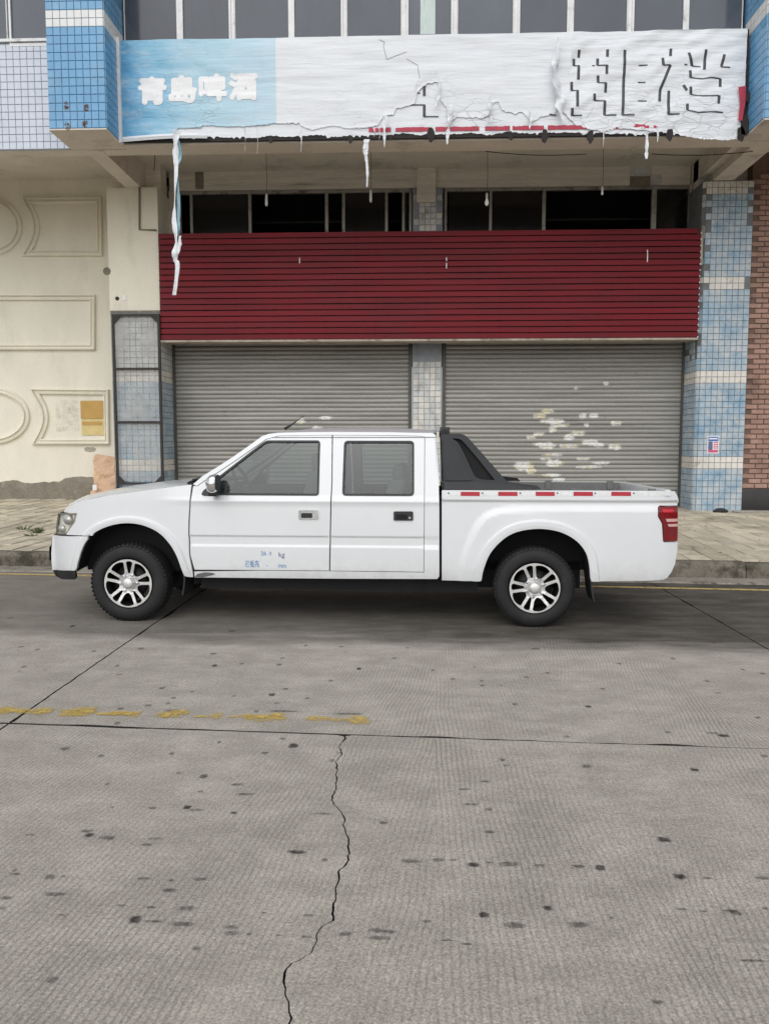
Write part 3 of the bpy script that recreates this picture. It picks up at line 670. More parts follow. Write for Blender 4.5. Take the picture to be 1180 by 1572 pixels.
# --- recessed ground-floor wall with window band
PX0_, PX1_ = -5.632, -4.69
zh = 6.37                                      # window head
mb = MB(); mb.box(-4.68, 5.2, YS, YS + .25, zh + .03, SOF + .5)
mb.box(-4.69, U(273, 325, YS).x, YS - .01, YS + .24, 3.6, zh + .029); mb.box(U(1061, 325, YS).x, 5.205, YS - .01, YS + .24, 3.6, zh + .029)
bw = mb.build('lintel_wall', M['board'], bld)
panel_box('column_head', 5.22, 6.6, YC + .35, YC + .6, SOF + .001, SOF + .5, 'board', bld)
panel_box('pier_head', PX0_ + .01, PX1_ - .01, YC + .25, YC + .6, SOF + .001, SOF + .5, 'board', bld)
panel_box('lintel_post', .075, .43, YS - .12, YS - .002, 6.10, SOF + .495, 'board', bld)
mid = panel_box('tiled_post', .0, .565, YS - .06, YS + .2, .25, 6.37, 'grout_pale', bld)
tiles(mid, (.012, YS - .062, .34), 0, 5, 54, .1085, .1115, lambda r, c: 't_wornw' if nz(r * .4, c * .5) > .1 else 't_dirty', skip=lambda r, c: (24 < r < 30) or (r > 40 and c in (0, 4) and random.random() < .7), limit=300, order=lambda rc: -rc[0] if rc[0] > 40 else (rc[0] - 100 if rc[0] < 30 else rc[0]))
mb = MB()
mb.box(-5.5, 6.0, YS + 1.6, YS + 1.7, 3.2, 7.0); mb.box(-5.5, 6.0, YS + .26, YS + 1.6, 3.2, 3.3); mb.box(-5.6, -5.5, YS + .26, YS + 1.7, 3.2, 7.0); mb.box(6.0, 6.06, YS + .26, YS + 1.7, 3.2, 7.0); mb.box(-5.5, 6.0, YS + .26, YS + 1.6, 6.9, 7.0)
mb.build('dark_interior', M['darkroom'], bld)
panel_box('ceiling_board', -5.45, 5.95, YS + .9, YS + 1.6, 6.02, 6.06, 'roomwall', bld)
def low_window(pxs, x0, x1, open_bays):
    zb = 5.0; mb = MB(); yy0, yy1 = YS + .03, YS + .09
    mb.box(x0, x1, yy0, yy1, zh - .035, zh + .025); mb.box(x0, x0 + .05, yy0, yy1, zb, zh - .035); mb.box(x1 - .05, x1, yy0, yy1, zb, zh - .035); mb.box(x0 + .05, x1 - .05, yy0, yy1, zb - .05, zb)
    for px, w in pxs:
        x = U(px, 325, YS).x; mb.box(x - w / 2, x + w / 2, yy0 - .005, yy1 - .01, zb + .001, zh - .037)
    w_ = mb.build('window', M['oldalu'], bld)
    ed = [x0 + .05] + [U(px, 325, YS).x for px, w in pxs] + [x1 - .05]
    for i in range(len(ed) - 1):
        if i not in open_bays: panel_box('pane', ed[i] + .03, ed[i + 1] - .03, YS + .055, YS + .06, zb + .01, zh - .045, 'panedark', w_)
low_window([(293, .05), (383, .055), (501, .06), (527, .055), (593, .05), (619, .05)], U(273, 325, YS).x, -.02, (0, 2, 3, 5))
low_window([(753, .05), (835, .065), (1004, .09)], .60, U(1061, 325, YS).x, (2,))
# --- lower columns
def lowcol(x0, x1, name):
    return panel_box(name, x0, x1, YC, YS + .3, .2, SOF + .0, 'grout', bld)
rc = MB(); ch = .05
px_ = [(5.2 + ch, YC), (6.085, YC), (6.085, YS + .3), (5.2, YS + .3), (5.2, YC + ch)]
rc.add([(x, y, z) for z in (.25, SOF - .002) for x, y in px_], [(0, 1, 6, 5), (1, 2, 7, 6), (2, 3, 8, 7), (3, 4, 9, 8), (4, 0, 5, 9), (5, 6, 7, 8, 9), (4, 3, 2, 1, 0)])
rco = rc.build('tiled_column', M['grout'], bld)
zb0 = pz(5.6, YC) - .01; hh = .1117
bands = [U(1100, p, YC).z for p in (724, 585, 442, 296)]
rows_w = set()
for b_ in bands: r = int(round((b_ - zb0) / hh)); rows_w |= {r, r + 1}
pk = lambda r, c: 't_wornw' if r in rows_w else 't_worn'
ncr = 8; wr = (6.085 - 5.2 - ch) / ncr
tiles(rco, (5.2 + ch, YC - .001, zb0), 0, ncr, 53, wr, hh, pk, limit=300, skip=lambda r, c: (r > 33 and c in (0, 7) and random.random() < .35), jit=.01)
tiles(rco, (5.2 - .0 - .001, YS - .02, zb0), -math.pi / 2, 5, 29, .125, hh, pk, limit=145, jit=.01, skip=lambda r, c: r > 24 and random.random() < .3)
# chamfer strip tiles
for r in range(53):
    if r > 26 and random.random() < .6: continue
    t = D.objects.new('corner_tile', tile_mesh(ch * 1.38, hh, pk(r, 0))); t.location = (5.2 + ch / 2 - .001, YC + ch / 2 - .001, zb0 + (r + .5) * hh); t.rotation_euler = (0, 0, -math.pi / 4); attach(t, rco)
panel_box('wall_patch', U(1092, 250, YC).x - .1, U(1110, 250, YC).x, YC + .25, YC + .35, 6.24, SOF + .45, 't_dirty', bld)
# left pier: cream above, tiled below
PX0, PX1 = -5.632, -4.69
pier = panel_box('rendered_pier', PX0, PX1, YC, YS + .25, 4.02, SOF - .002, 'cream', bld)
pt = panel_box('tiled_pier', PX0 + .004, PX1 - .004, YC + .008, YS + .25, .25, 3.98, 'grout', bld)
panel_box('pier_joint', PX0 + .002, PX1 - .002, YC + .004, YS + .2, 3.981, 4.019, 'plinth', bld)
bw2 = [U(215, p, YC).z for p in (722, 586)]
rows2 = set(); zp0 = .36
for b_ in bw2: r = int(round((b_ - zp0) / hh)); rows2 |= {r, r + 1}
pk2 = lambda r, c: 't_wornw' if r in rows2 else ('t_dirty' if r > 20 else 't_worn')
tiles(pt, (PX0 + .01, YC + .007, zp0), 0, 8, 32, .1155, hh, pk2, limit=256)
tiles(pt, (PX1 - .003, YC + .01, zp0), math.pi / 2, 5, 28, .134, hh, pk2, limit=140)
# conduit on pier, sockets, holes
mb = MB(); pth = [U(214, 287, YC - .02), U(214, 352, YC - .02), U(240, 353, YC - .02)]
mb.tube([pth[0] + Vector((0, 0, .35)), pth[0], pth[1], pth[2]], .018, 8); mb.build('conduit', M['pipe'], bld)
for px, py, r in ((180, 458, .035), (164, 416, .07)):
    c = U(px, py, YC); MB().lathe([(r, .006), (r * 1.02, -.004), (r * .75, -.008), (r * .7, .0)], (c.x, YC - .002, c.z), 18, 'y').build('vent_hole', M['steel'] if r < .05 else M['plinth'], bld, smooth=True)
c = U(191, 457, YC); panel_box('socket_plate', c.x - .035, c.x + .035, YC - .012, YC - .001, c.z - .05, c.z + .05, 'white', bld)
# loose wires under the overhang
mb = MB()
for a, b_ in (((745, 232, 13.2), (900, 236, 13.2)), ((1000, 236, 13.0), (1155, 232, 13.0)), ((640, 236, 14.9), (668, 246, 14.9)), ((668, 246, 14.9), (720, 230, 14.9)), ((238, 236, 14.0), (236, 262, 14.3))):
    p, q = U(*a), U(*b_); mb.tube([p.lerp(q, t) + Vector((0, 0, -.04 * math.sin(math.pi * t))) for t in np.linspace(0, 1, 7)], .007, 5)
tag(mb.build('loose_wire', M['wire'], bld), kind='stuff')
# broken plaster above the right window
for px0, px1, py0, py1, m in ((966, 1016, 250, 284, 't_dirty'), (1000, 1016, 247, 268, 'board'), (966, 998, 270, 286, 'plinth'), (300, 312, 258, 290, 'plinth'), (240, 258, 285, 355, 'plinth')):
    a, b_ = U(px0, py1, YS), U(px1, py0, YS); panel_box('plaster_patch', a.x, b_.x, YS - .012 - .002 * random.random(), YS - .0005, a.z, b_.z, m, bld)

# --- roller shutters
blots = [(828,638,20,6),(847,646,36,6),(860,652,30,5),(894,638,11,8),(911,638,14,6),(945,650,18,6),(900,652,7,4),(848,659,12,8),(815,671,14,5),(827,666,16,5),(873,671,16,9),(887,665,24,5),(906,679,24,8),(918,683,18,6),(943,686,20,8),(840,684,24,10),(833,682,30,5),(872,685,30,4),(848,698,34,3),(836,704,14,4),(850,711,28,10),(894,704,22,4),(922,711,26,4),(902,717,36,4),(803,715,30,12),(815,723,14,9),(847,729,28,4),(857,736,20,4),(930,589,8,4),(883,596,6,3),(840,631,20,5),(486,658,16,7),(462,646,14,6),(500,641,20,4),(507,660,9,5),(478,664,30,4)]
def shutter(x0, x1, label):
    base = panel_box('roller_shutter', x0, x1, YS + .05, YS + .07, .3, 3.72, 'darkroom', bld)
    pitch = .0855; z = .46; prof = [(.0, .002), (.010, -.009), (.036, -.016), (.064, -.012), (.079, -.001), (.0855, .006)]
    xs = np.arange(x0 + .03, x1 - .029, .022); nx = len(xs); i = 0
    bl = []
    for px, py, w, h in blots:
        c = U(px, py, YS); bl.append((c.x, c.z, w / 1180 * YS / 2, h / 1180 * YS / 2 + .006))
    while z < 3.62:
        v = []; f = []; cols = []
        hit = [b for b in bl if abs(b[1] - z - .04) < b[3] + .06 and x0 < b[0] < x1]
        X = xs if hit else np.linspace(x0 + .03, x1 - .03, 9); n = len(X); k = len(prof); sag = .003 * random.random(); dy = random.uniform(-.003, .003)
        for x in X:
            for dz, y in prof:
                zz = z + dz; v.append((x, YS + y + dy + .004 * nz(x * 1.1, z * 3), zz + sag * math.sin(x * 1.7)))
                m = 0.0
                for bx, bz, bw_, bh in hit:
                    e = ((x - bx) / bw_) ** 2 + ((zz - bz) / bh) ** 2 + .7 * nz(x * 14, zz * 30, 4)
                    m = max(m, min(max((1.15 - e) * 3, 0), 1) * (1.0 if bw_ < .4 else .6))
                cols.append(m)
        f = [(a * k + b, (a + 1) * k + b, (a + 1) * k + b + 1, a * k + b + 1) for a in range(n - 1) for b in range(k - 1)]
        o = mk('slat', v, f, M['shutter'], base, smooth=True)
        at = o.data.attributes.new('splash', 'FLOAT', 'POINT'); at.data.foreach_set('value', cols)
        z += pitch
    panel_box('bottom_bar', x0 + .02, x1 - .02, YS - .03, YS + .03, .36, .455, 'guide', base)
    for xg in (x0, x1 - .07):
        mb = MB().box(xg, xg + .07, YS - .05, YS - .028, .3, 3.75); mb.box(xg + (.0 if xg == x0 else .055), xg + (.015 if xg == x0 else .07), YS - .028, YS + .04, .3, 3.75); mb.build('guide_rail', M['guide'], base)
    return base
def shutter_mat():
    b = NB('galvanised_shutter'); p = b.pos()
    c = b.mix(b.ramp(b.noise(b.scaled(p, .25, 1, 3), 2.0, 5), .3, .7), L(138, 136, 131), L(162, 160, 155))
    c = b.mix(1.0, c, b.ramp(b.noise(b.scaled(p, 1, 1, 4), 26, 4), .3, .7, (.88, .88, .88, 1), (1.10, 1.10, 1.10, 1)), 'MULTIPLY')
    c = b.mix(b.ramp(b.noise(b.scaled(p, .8, 1, 2), 5, 5, .7), .66, .74), c, L(112, 107, 100))
    a = b.n('Attribute', _attribute_name='splash').outputs['Fac']
    f_ = b.math('MULTIPLY', a, b.ramp(b.noise(b.scaled(p, .5, 1, 1.6), 34, 5, .75), .36, .50))
    hue = b.ramp(b.noise(p, 5, 1), .52, .60, L(226, 226, 222), L(216, 208, 176))
    c = b.mix(f_, c, hue)
    return b.bsdf(c, .5, b.math('MULTIPLY_ADD', f_, -.35, .35), spec=.4)
M['shutter'] = shutter_mat()
shutter(-4.70, -.005, ''); shutter(.575, 5.215, '')
panel_box('threshold', -4.7, 5.2, YS - .3, YS + .3, .1, .34, 'plinth', bld)
panel_box('shutter_header', -4.68, 5.19, YS - .02, YS + .02, 3.63, 5.0, 'roomwall', bld)

# --- cream rendered wall (left), its mouldings
YL = 15.4
wall = empty('rendered_wall', (-7.8, YL, .42), 'cream rendered wall with oval and bow-sided moulded panels beside the tiled pier', 'wall')
panel_box('wall_face', -13.5, PX0 + .02, YL, YL + .25, .25, SOF + .62, 'cream', wall)
def moulding(pts, closed=True, w=.115, name='moulded_frame'):
    prof = [(-w / 2, 0), (-w / 2 + .008, -.022), (-w / 2 + .03, -.026), (-w / 2 + .04, -.012), (w / 2 - .035, -.012), (w / 2 - .025, -.034), (w / 2 - .006, -.03), (w / 2, 0)]
    n = len(pts); k = len(prof); v = []
    for i in range(n):
        p = Vector(pts[i]); a = (p - Vector(pts[i - 1])).normalized(); b = (Vector(pts[(i + 1) % n]) - p).normalized()
        t = (a + b).normalized(); nr = Vector((-t.y, t.x)); sc = 1 / max(.45, math.sqrt(max(.05, (1 + a.dot(b)) / 2)))
        for d, y in prof: q = p + nr * d * sc; v.append((q.x, YL + y * 2.3 - .001, q.y))
    f = [(i * k + j, ((i + 1) % n) * k + j, ((i + 1) % n) * k + j + 1, i * k + j + 1) for i in range(n) for j in range(k - 1)]
    return fixn(mk(name, v, f, M['cream'], wall))
def uv(px, py): p = U(px, py, YL); return (p.x, p.z)
def bow(p, l=True):
    (ax, az), (bx, bz), (cx, cz), (dx, dz) = p       # corners: top-left, top-right, bottom-right, bottom-left; left side bowed inwards
    left = [(dx + (ax - dx) * t + .20 * math.sin(math.pi * t), dz + (az - dz) * t) for t in np.linspace(0, 1, 9)]
    return [(bx, bz), (cx, cz)][::1] + left
for corners in (((42, 309), (153, 307), (154, 389), (43, 389)), ((55, 601), (164, 602), (165, 678), (58, 678))):
    moulding(bow([uv(*c) for c in corners]))
moulding([uv(-170, 457), uv(143, 457), uv(143, 533), uv(-170, 533)])
for cx, cz, rx, rz in ((-12, 348, 43, 38), (-12, 638, 56, 40)):
    c = Vector(uv(cx, cz)); r1 = rx / F * YL; r2 = rz / F * YL
    moulding([(c.x + r1 * math.cos(a), c.y + r2 * math.sin(a)) for a in np.linspace(0, 2 * math.pi, 49)[:-1]])
    c = Vector((c.x - 1.7, c.y))
# patched cement foot
top = smoothpoly([(-13, .70), (-11, .8), (-9.6, .74), (-8.45, .78), (-8.1, .82), (-7.85, .76), (-7.5, .78), (-7.2, .80), (-6.95, .88), (-6.6, .89), (-6.3, .84), (-6.1, .80), (-5.9, .72), (-5.72, .55)], k=8)
v = []; f = []
for i, (x, z) in enumerate(top):
    z += .02 * nz(x * 9, 3); d = .035 + .03 * nz(x * 3, 6)
    v += [(x, YL + .01, z), (x, YL - d * .7, z - .03), (x, YL - d - .02, z - .15), (x, YL - d - .05, .30)]
    if i: f += [(4 * i - 4 + j, 4 * i + j, 4 * i + j + 1, 4 * i - 3 + j) for j in range(3)]
mk('cement_foot', v, f, M['plinth'], wall, smooth=True)
panel_box('floor_skirting', -13, -5.7, YL - .22, YL - .04, .2, .415, 'plinth', wall)
for px, py, rx, rz in ((138, 690, .22, .09),):
    c = U(px, py, YL); n = 16
    mk('damp_stain', [(c.x + rx * (1 + .3 * random.random()) / 2 * math.cos(2 * math.pi * k / n), YL - .002, c.z + rz / 2 * (1 + .3 * random.random()) * math.sin(2 * math.pi * k / n)) for k in range(n)], [tuple(range(n))], M['wallstain'] if 'wallstain' in M else M.setdefault('wallstain', decal('damp_stain', L(170, 163, 148), .2, .5, 3, .9, .6)), wall)
# posters glued in the lower moulded panel
a, b_ = U(125, 668, YL - .012), U(158, 615, YL - .012)
pp = empty('pasted_paper', (a.x, YL - .01, a.z), 'yellowed pasted paper, ochre above and pale below, in the lower right moulded panel', 'paper')
zm = a.z + (b_.z - a.z) * .48
def sheetmesh(x0, x1, z0, z1, Y, amp, n=8):
    v = [(x0 + (x1 - x0) * i / n, Y - amp * (.5 + nz(i * .7, j * .7, x0)), z0 + (z1 - z0) * j / n) for i in range(n + 1) for j in range(n + 1)]
    return v, [(i * (n + 1) + j, (i + 1) * (n + 1) + j, (i + 1) * (n + 1) + j + 1, i * (n + 1) + j + 1) for i in range(n) for j in range(n)]
v, f = sheetmesh(a.x, b_.x, zm, b_.z, YL - .014, .004); mk('upper_sheet', v, f, M['papero'], pp)
v, f = sheetmesh(a.x + .01, b_.x, a.z, zm - .01, YL - .014, .006); mk('lower_sheet', v, f, M['papery'], pp)
v, f = sheetmesh(a.x + .02, b_.x - .03, zm - .13, zm - .06, YL - .022, .006); mk('torn_layer', v, f, M['papero'], pp)
a, b_ = U(86, 662, YL - .012), U(120, 614, YL - .012)
v, f = sheetmesh(a.x, b_.x, a.z, b_.z, YL - .006, .002)
tag(mk('paper_remnant', v, f, M.setdefault('remnant', decal('paper_remnant', L(205, 200, 188), .42, .75, 9, .9, .5))), 'pale scraped-off paper remnant left of the yellow paper on the cream wall', 'paper')

# --- brick wall (right)
brk = empty('brick_wall', (7.2, YC + .06, .32), 'brown brick wall with black stone plinth right of the blue tiled column', 'wall')
core = panel_box('mortar', 6.088, 9.4, YC + .075, YC + .3, .25, SOF + .5, 'mortar', brk)
bme = None; BW, BH = .236, .091
v = MB(); e = .006; a, b_, d = BW / 2 - .005, BH / 2 - .005, .02
v.add([(-a, 0, -b_), (a, 0, -b_), (a, 0, b_), (-a, 0, b_), (-a + e, -d, -b_ + e), (a - e, -d, -b_ + e), (a - e, -d, b_ - e), (-a + e, -d, b_ - e)], [(4, 5, 6, 7), (0, 1, 5, 4), (1, 2, 6, 5), (2, 3, 7, 6), (3, 0, 4, 7)])
bme = mesh('brick', v.v, v.f, M['brick']); restb = MB(); q = 0
zpl = U(1160, 751, YC).z
cells = [(r, c) for c in range(-1, 13) for r in range(0, 62)]
for r, c in cells:
    x = 6.215 + c * BW + (BW / 2 if r % 2 else 0); z = zpl + .012 + (r + .5) * BH
    if x - BW / 2 < 6.085 or z > SOF + .3: continue
    p = Vector((x, YC + .074 - random.uniform(0, .006), z))
    if q < 300:
        o = D.objects.new('brick', bme); o.location = p; o.rotation_euler = (random.uniform(-.02, .02), random.uniform(-.01, .01), random.uniform(-.02, .02)); attach(o, core)
    else: restb.add([p + Vector(w) for w in v.v], v.f)
    q += 1
tag(restb.build('brick_field', M['brick'], core), kind='stuff')
rbox('plinth_stone', 6.092, 7.6, YC + .02, YC + .3, .22, zpl, .008, M['black'], brk)
rbox('plinth_stone', 7.606, 9.3, YC + .02, YC + .3, .22, zpl, .008, M['black'], brk)

# --- red slatted screen
YR = YC - .05
scr = empty('slatted_screen', (.25, YR, 3.4), 'dark red slatted timber screen across the shop front above the shutters', 'screen')
X0, X1 = -4.672, 5.165
panel_box('backing_board', X0 + .02, X1 - .01, YR + .045, YR + .10, 3.46, 5.38, 'redback', scr)
ns = 18; zt0, zt1 = 3.475, 5.415; pitch = (zt1 - zt0) / ns
for i in range(ns):
    z0 = zt0 + i * pitch; z1 = z0 + pitch * .80
    n = 24; v = []
    for k in range(n + 1):
        x = X0 + (X1 - X0 - (.06 if i == ns - 1 else 0)) * k / n; s = .006 * nz(x * .7, i * 3.3) + .003 * nz(x * 2.1, i * 5.3); y = .007 * nz(x * 1.1, i * 1.7, 5)
        v += [(x, YR + .000 + y, z0 + s), (x, YR + .004 + y, z1 + s), (x, YR + .024 + y, z1 + s), (x, YR + .020 + y, z0 + s)]
    f = [(4 * k + j, 4 * k + 4 + j, 4 * k + 4 + (j + 1) % 4, 4 * k + (j + 1) % 4) for k in range(n) for j in range(4)] + [(0, 1, 2, 3), tuple(4 * n + j for j in (3, 2, 1, 0))]
    fixn(mk('slat', v, f, M['red'], scr))
for px in (254, 314, 360, 390, 420, 446, 497, 547, 576, 655, 735, 768, 815, 874, 940, 1000, 1040):
    x = U(px, 440, YR).x; panel_box('batten', x - .045, x + .045, YR + .030, YR + .044, 3.47, 5.40, 'darkslot', scr)
mb = MB().box(X0, X1 + .0, YR - .02, YR + .04, 3.425, 3.462); mb.box(X0, X1, YR + .04, YR + .3, 3.425, 3.435); mb.build('bottom_rail', M['steelrail'], scr)
panel_box('end_trim', X1 + .003, X1 + .035, YR - .01, YR + .05, 4.75, 5.44, 'steelrail', scr)
mb = MB()
for i in range(ns): mb.box(X1 - .012, X1 + .002, YR - .02, YR - .006, zt0 + i * pitch - .012, zt0 + i * pitch + .012)
tag(mb.build('slat_screw', M['white'], scr), kind='stuff')
mb = MB()
for px, py, h in ((460, 400, 8), (685, 398, 5), (685, 408, 8), (993, 395, 14), (993, 386, 5)):
    c = U(px, py, YR); mb.box(c.x - .008, c.x + .008, YR - .020, YR - .013, c.z - h * .006, c.z + h * .006)
tag(mb.build('paint_drip', M['white'], scr), kind='stuff')

# --- steel frame with plastic sheet on the left pier
fr = empty('sign_frame', (-5.15, YC - .08, .5), 'black steel frame with cloudy plastic sheet standing in front of the tiled pier', 'sign frame')
def fU(px, py): return U(px, py, YC - .07)
A, B, C_, D_ = fU(174, 484), fU(243, 484), fU(250, 742), fU(180, 742)
zA, zD = A.z, D_.z; xa, xb = (A.x + D_.x) / 2, (B.x + C_.x) / 2; yf = YC - .07
def beam(name, x0, x1, z0, z1): return panel_box(name, x0, x1, yf - .02, yf + .02, z0, z1, 'steel', fr)
t = .045
beam('post', xa - t / 2, xa + t / 2, .28, zA + .02); beam('post', xb - t / 2, xb + t / 2, .28, zA + .02)
for zc in (zA, fU(210, 566).z, fU(210, 648).z, zD): beam('rail', xa + t / 2 + .001, xb - t / 2 - .001, zc - .02, zc + .02)
for sx, sz in ((1, 1), (-1, 1), (1, -1), (-1, -1)):
    cx = xa + t / 2 if sx > 0 else xb - t / 2; cz = zD + .02 if sz > 0 else zA - .02; s = .13
    mk('gusset', [(cx, yf - .012, cz), (cx + sx * s, yf - .012, cz), (cx, yf - .012, cz + sz * s), (cx, yf + .012, cz), (cx + sx * s, yf + .012, cz), (cx, yf + .012, cz + sz * s)], [(0, 1, 2), (5, 4, 3), (0, 3, 4, 1), (1, 4, 5, 2), (2, 5, 3, 0)], M['steel'], fr)
zs = [zD + .02, fU(210, 648).z, fU(210, 566).z, zA - .02]
for i in range(3):
    v, f = sheetmesh(xa + t / 2, xb - t / 2, zs[i] + .022, zs[i + 1] - .022, yf + .012, .008); mk('plastic_sheet', v, f, M['sheet'], fr, smooth=True)
for sx in (xa, xb):
    MB().bar((sx, yf + .02, zA - .1), (sx, YC + .008, zA - .1), .03, .03).build('bracket', M['steel'], fr)

# --- paper sack leaning in the corner
sk0 = U(160, 762, 14.6); zg = pz(-5.9, 14.7)
sack = empty('paper_sack', (-5.88, 14.8, zg), 'crumpled brown paper sack leaning on the cream wall beside the steel frame', 'sack')
prof = []
nr, ns_ = 14, 20; v = []
for j in range(nr + 1):
    t = j / nr; z = zg + .95 * t
    wx = .30 * (1 - .10 * t) + .02 * math.sin(t * 9); wy = .16 * (1 - .85 * t ** 1.5) + .012
    cx = -5.97 - .02 * t + .02 * math.sin(t * 5); cy = 14.80 + .30 * t
    for k in range(ns_):
        a = 2 * math.pi * k / ns_; ex = math.copysign(abs(math.cos(a)) ** .6, math.cos(a)); ey = math.copysign(abs(math.sin(a)) ** .6, math.sin(a))
        w = .035 * nz(ex * 3 + t * 6, ey * 3, t * 5) + .04 * nz(ex * 7 + t * 5, t * 13, ey * 7)
        top = (-.09 * (ex + 1) / 2 + .03 * nz(ex * 4, 1)) if j == nr else (-.05 * (ex + 1) / 2 if j == nr - 1 else 0)
        v.append((cx + ex * (wx + w), cy + ey * (wy + w * .8), z + top))
f = [(j * ns_ + k, j * ns_ + (k + 1) % ns_, (j + 1) * ns_ + (k + 1) % ns_, (j + 1) * ns_ + k) for j in range(nr) for k in range(ns_)] + [tuple(range(nr * ns_, (nr + 1) * ns_))]
mk('bag', v, f, M['paperbag'], sack)
MB().box(-6.16, -6.08, 14.615, 14.63, zg + .26, zg + .36).build('tag', M['white'], sack)

# --- poster on the blue column
a, b_ = U(1085, 696, YC - .012), U(1103.5, 669, YC - .012)
po = empty('poster', (a.x, YC - .012, a.z), 'small blue and pink printed notice stuck on the weathered blue tiled column', 'poster')
w, h = b_.x - a.x, b_.z - a.z; Y0 = YC - .013
panel_box('sheet', a.x, b_.x, Y0, Y0 + .002, a.z, b_.z, 'white', po)
def pr_(name, x0, x1, z0, z1, m, k=1): panel_box(name, a.x + w * x0, a.x + w * x1, Y0 - .001 * k - .0005, Y0 - .0003, a.z + h * z0, a.z + h * z1, m, po)
pr_('blue_header', .06, .94, .70, .95, 'pblue'); pr_('pink_footer', .06, .94, .05, .20, 'ppink'); pr_('picture', .07, .46, .20, .68, 'pgrey'); pr_('price_block', .55, .93, .24, .66, 'ppink')
for i in range(3): pr_('text_line', .60, .88, .28 + i * .13, .34 + i * .13, 'white', 2)
pr_('text_line', .14, .86, .80, .88, 'white', 2)

# --- hanging bulbs under the overhang
def bulb(px, py, kind, Y, label):
    c = U(px, py, Y); o = empty('hanging_bulb', (c.x, Y, c.z), label, 'light bulb', 'bulbs hanging on wires under the overhang')
    MB().tube([(c.x, Y, c.z + .10), (c.x + .01, Y, (c.z + SOF) / 2 + .1), (c.x, Y, SOF + .5)], .004, 5).build('cord', M['wire'], o)
    MB().lathe([(.014, .12), (.02, .10), (.021, .05), (.016, .04)], (c.x, Y, c.z), 12).build('socket', M['socket'], o, smooth=True)
    if kind == 'spiral':
        mb = MB()
        for s in (-1, 1):
            for yy in (-1, 1): mb.tube([(c.x + s * .012, Y + yy * .012, c.z + .045), (c.x + s * .012, Y + yy * .012, c.z - .07), (c.x + s * .006, Y + yy * .006, c.z - .085)], .009, 7)
        mb.build('tube_lamp', M['bulbw'], o, smooth=True)
    elif kind == 'round':
        MB().lathe([(.014, .045), (.018, .02), (.032, -.015), (.036, -.045), (.03, -.075), (.015, -.092), (.001, -.095)], (c.x, Y, c.z), 14).build('globe', M['bulbw'], o, smooth=True)
    else:
        MB().lathe([(.016, .05), (.02, .02), (.02, -.01), (.01, -.02)], (c.x, Y, c.z), 12).build('empty_holder', M['bulbw'], o, smooth=True)
bulb(409, 308, 'spiral', 13.7, 'white tube bulb hanging over the left window, left of the torn strips')
bulb(569, 302, 'spiral', 13.7, 'white tube bulb hanging below the short torn strip near the middle')
bulb(747, 307, 'round', 13.7, 'pear-shaped white bulb hanging right of the tiled middle post')
bulb(924, 297, 'holder', 13.7, 'small bare lamp holder hanging over the right-hand window')

# --- torn banner
ban = empty('torn_banner', (.2, YB, 6.28), 'long torn blue and white sign banner with ghosted characters along the upper floor', 'banner')
BX0, BX1, BZ0, BZ1 = -4.56, 5.03, 6.285, 7.79
def wr_(x, z):            # wrinkle depth of the film
    a = .020 * nz(x * .8, z * 2.6, 1.3) + .010 * nz(x * 1.3 + z * 1.5, z * 7, 4.1) + .005 * nz(x * 3, z * 16, 2.2)
    if x > 2.4: a += .034 * nz((x + z * 1.1) * 1.1, (z - x * .55) * 6.5, 7.7) + .008 * nz(x * 6, (z - x * .4) * 16, 3.1)
    if x < -3.2: a += .012 * nz((x - z) * 1.2, (z + x * .8) * 5, 2.7)
    return min(YB - .018, YB - .030 - a * .85)
tear = [(184, 215), (225, 214), (262, 211), (270, 204), (273, 197), (300, 197), (320, 193), (345, 195), (390, 194), (420, 190), (460, 190), (468, 197), (482, 200), (510, 193), (535, 198), (560, 197), (580, 193), (590, 178), (604, 177), (608, 167), (620, 165), (636, 160), (640, 143), (655, 129), (672, 127), (676, 155), (685, 166), (690, 190), (700, 180), (740, 182), (750, 178), (753, 160), (764, 156), (770, 170), (790, 175), (800, 172), (815, 188), (830, 180), (850, 176), (856, 163), (870, 180), (880, 190), (900, 198), (925, 203), (945, 197), (1000, 202), (1035, 207), (1070, 213), (1110, 216), (1130, 214), (1136, 190), (1141, 150), (1146, 80), (1150, 44)]
tx = np.array([U(p[0], p[1], YB).x for p in tear]); tz = np.array([U(p[0], p[1], YB).z for p in tear])
def top_z(x): return BZ1 - .012 - .012 * abs(nz(x * 1.6, 9))
v = []; f = []; nc, nr = 900, 34
for i in range(nc + 1):
    x = BX0 + (BX1 - BX0) * i / nc
    zb = float(np.interp(x, tx, tz)) + .020 * nz(x * 13, 2) + .016 * nz(x * 37, 4) + .014 * (random.random() - .5); zt = top_z(x); zb = min(zb, zt - .05)
    for j in range(nr + 1):
        t = j / nr; z = zt + (zb - zt) * t
        curl = .013 * max(0, (t - .93) / .07) ** 2 * (.4 + max(0, nz(x * 4, 5)))
        k_ = min(max((t - .78) / .2, 0), 1) * .8; v.append((x, wr_(x, z) * (1 - k_) + (YB - .019) * k_ - curl, z))
f = [(i * (nr + 1) + j, i * (nr + 1) + j + 1, (i + 1) * (nr + 1) + j + 1, (i + 1) * (nr + 1) + j) for i in range(nc) for j in range(nr)]
mk('printed_film', v, f, M['banner'], ban, smooth=True)
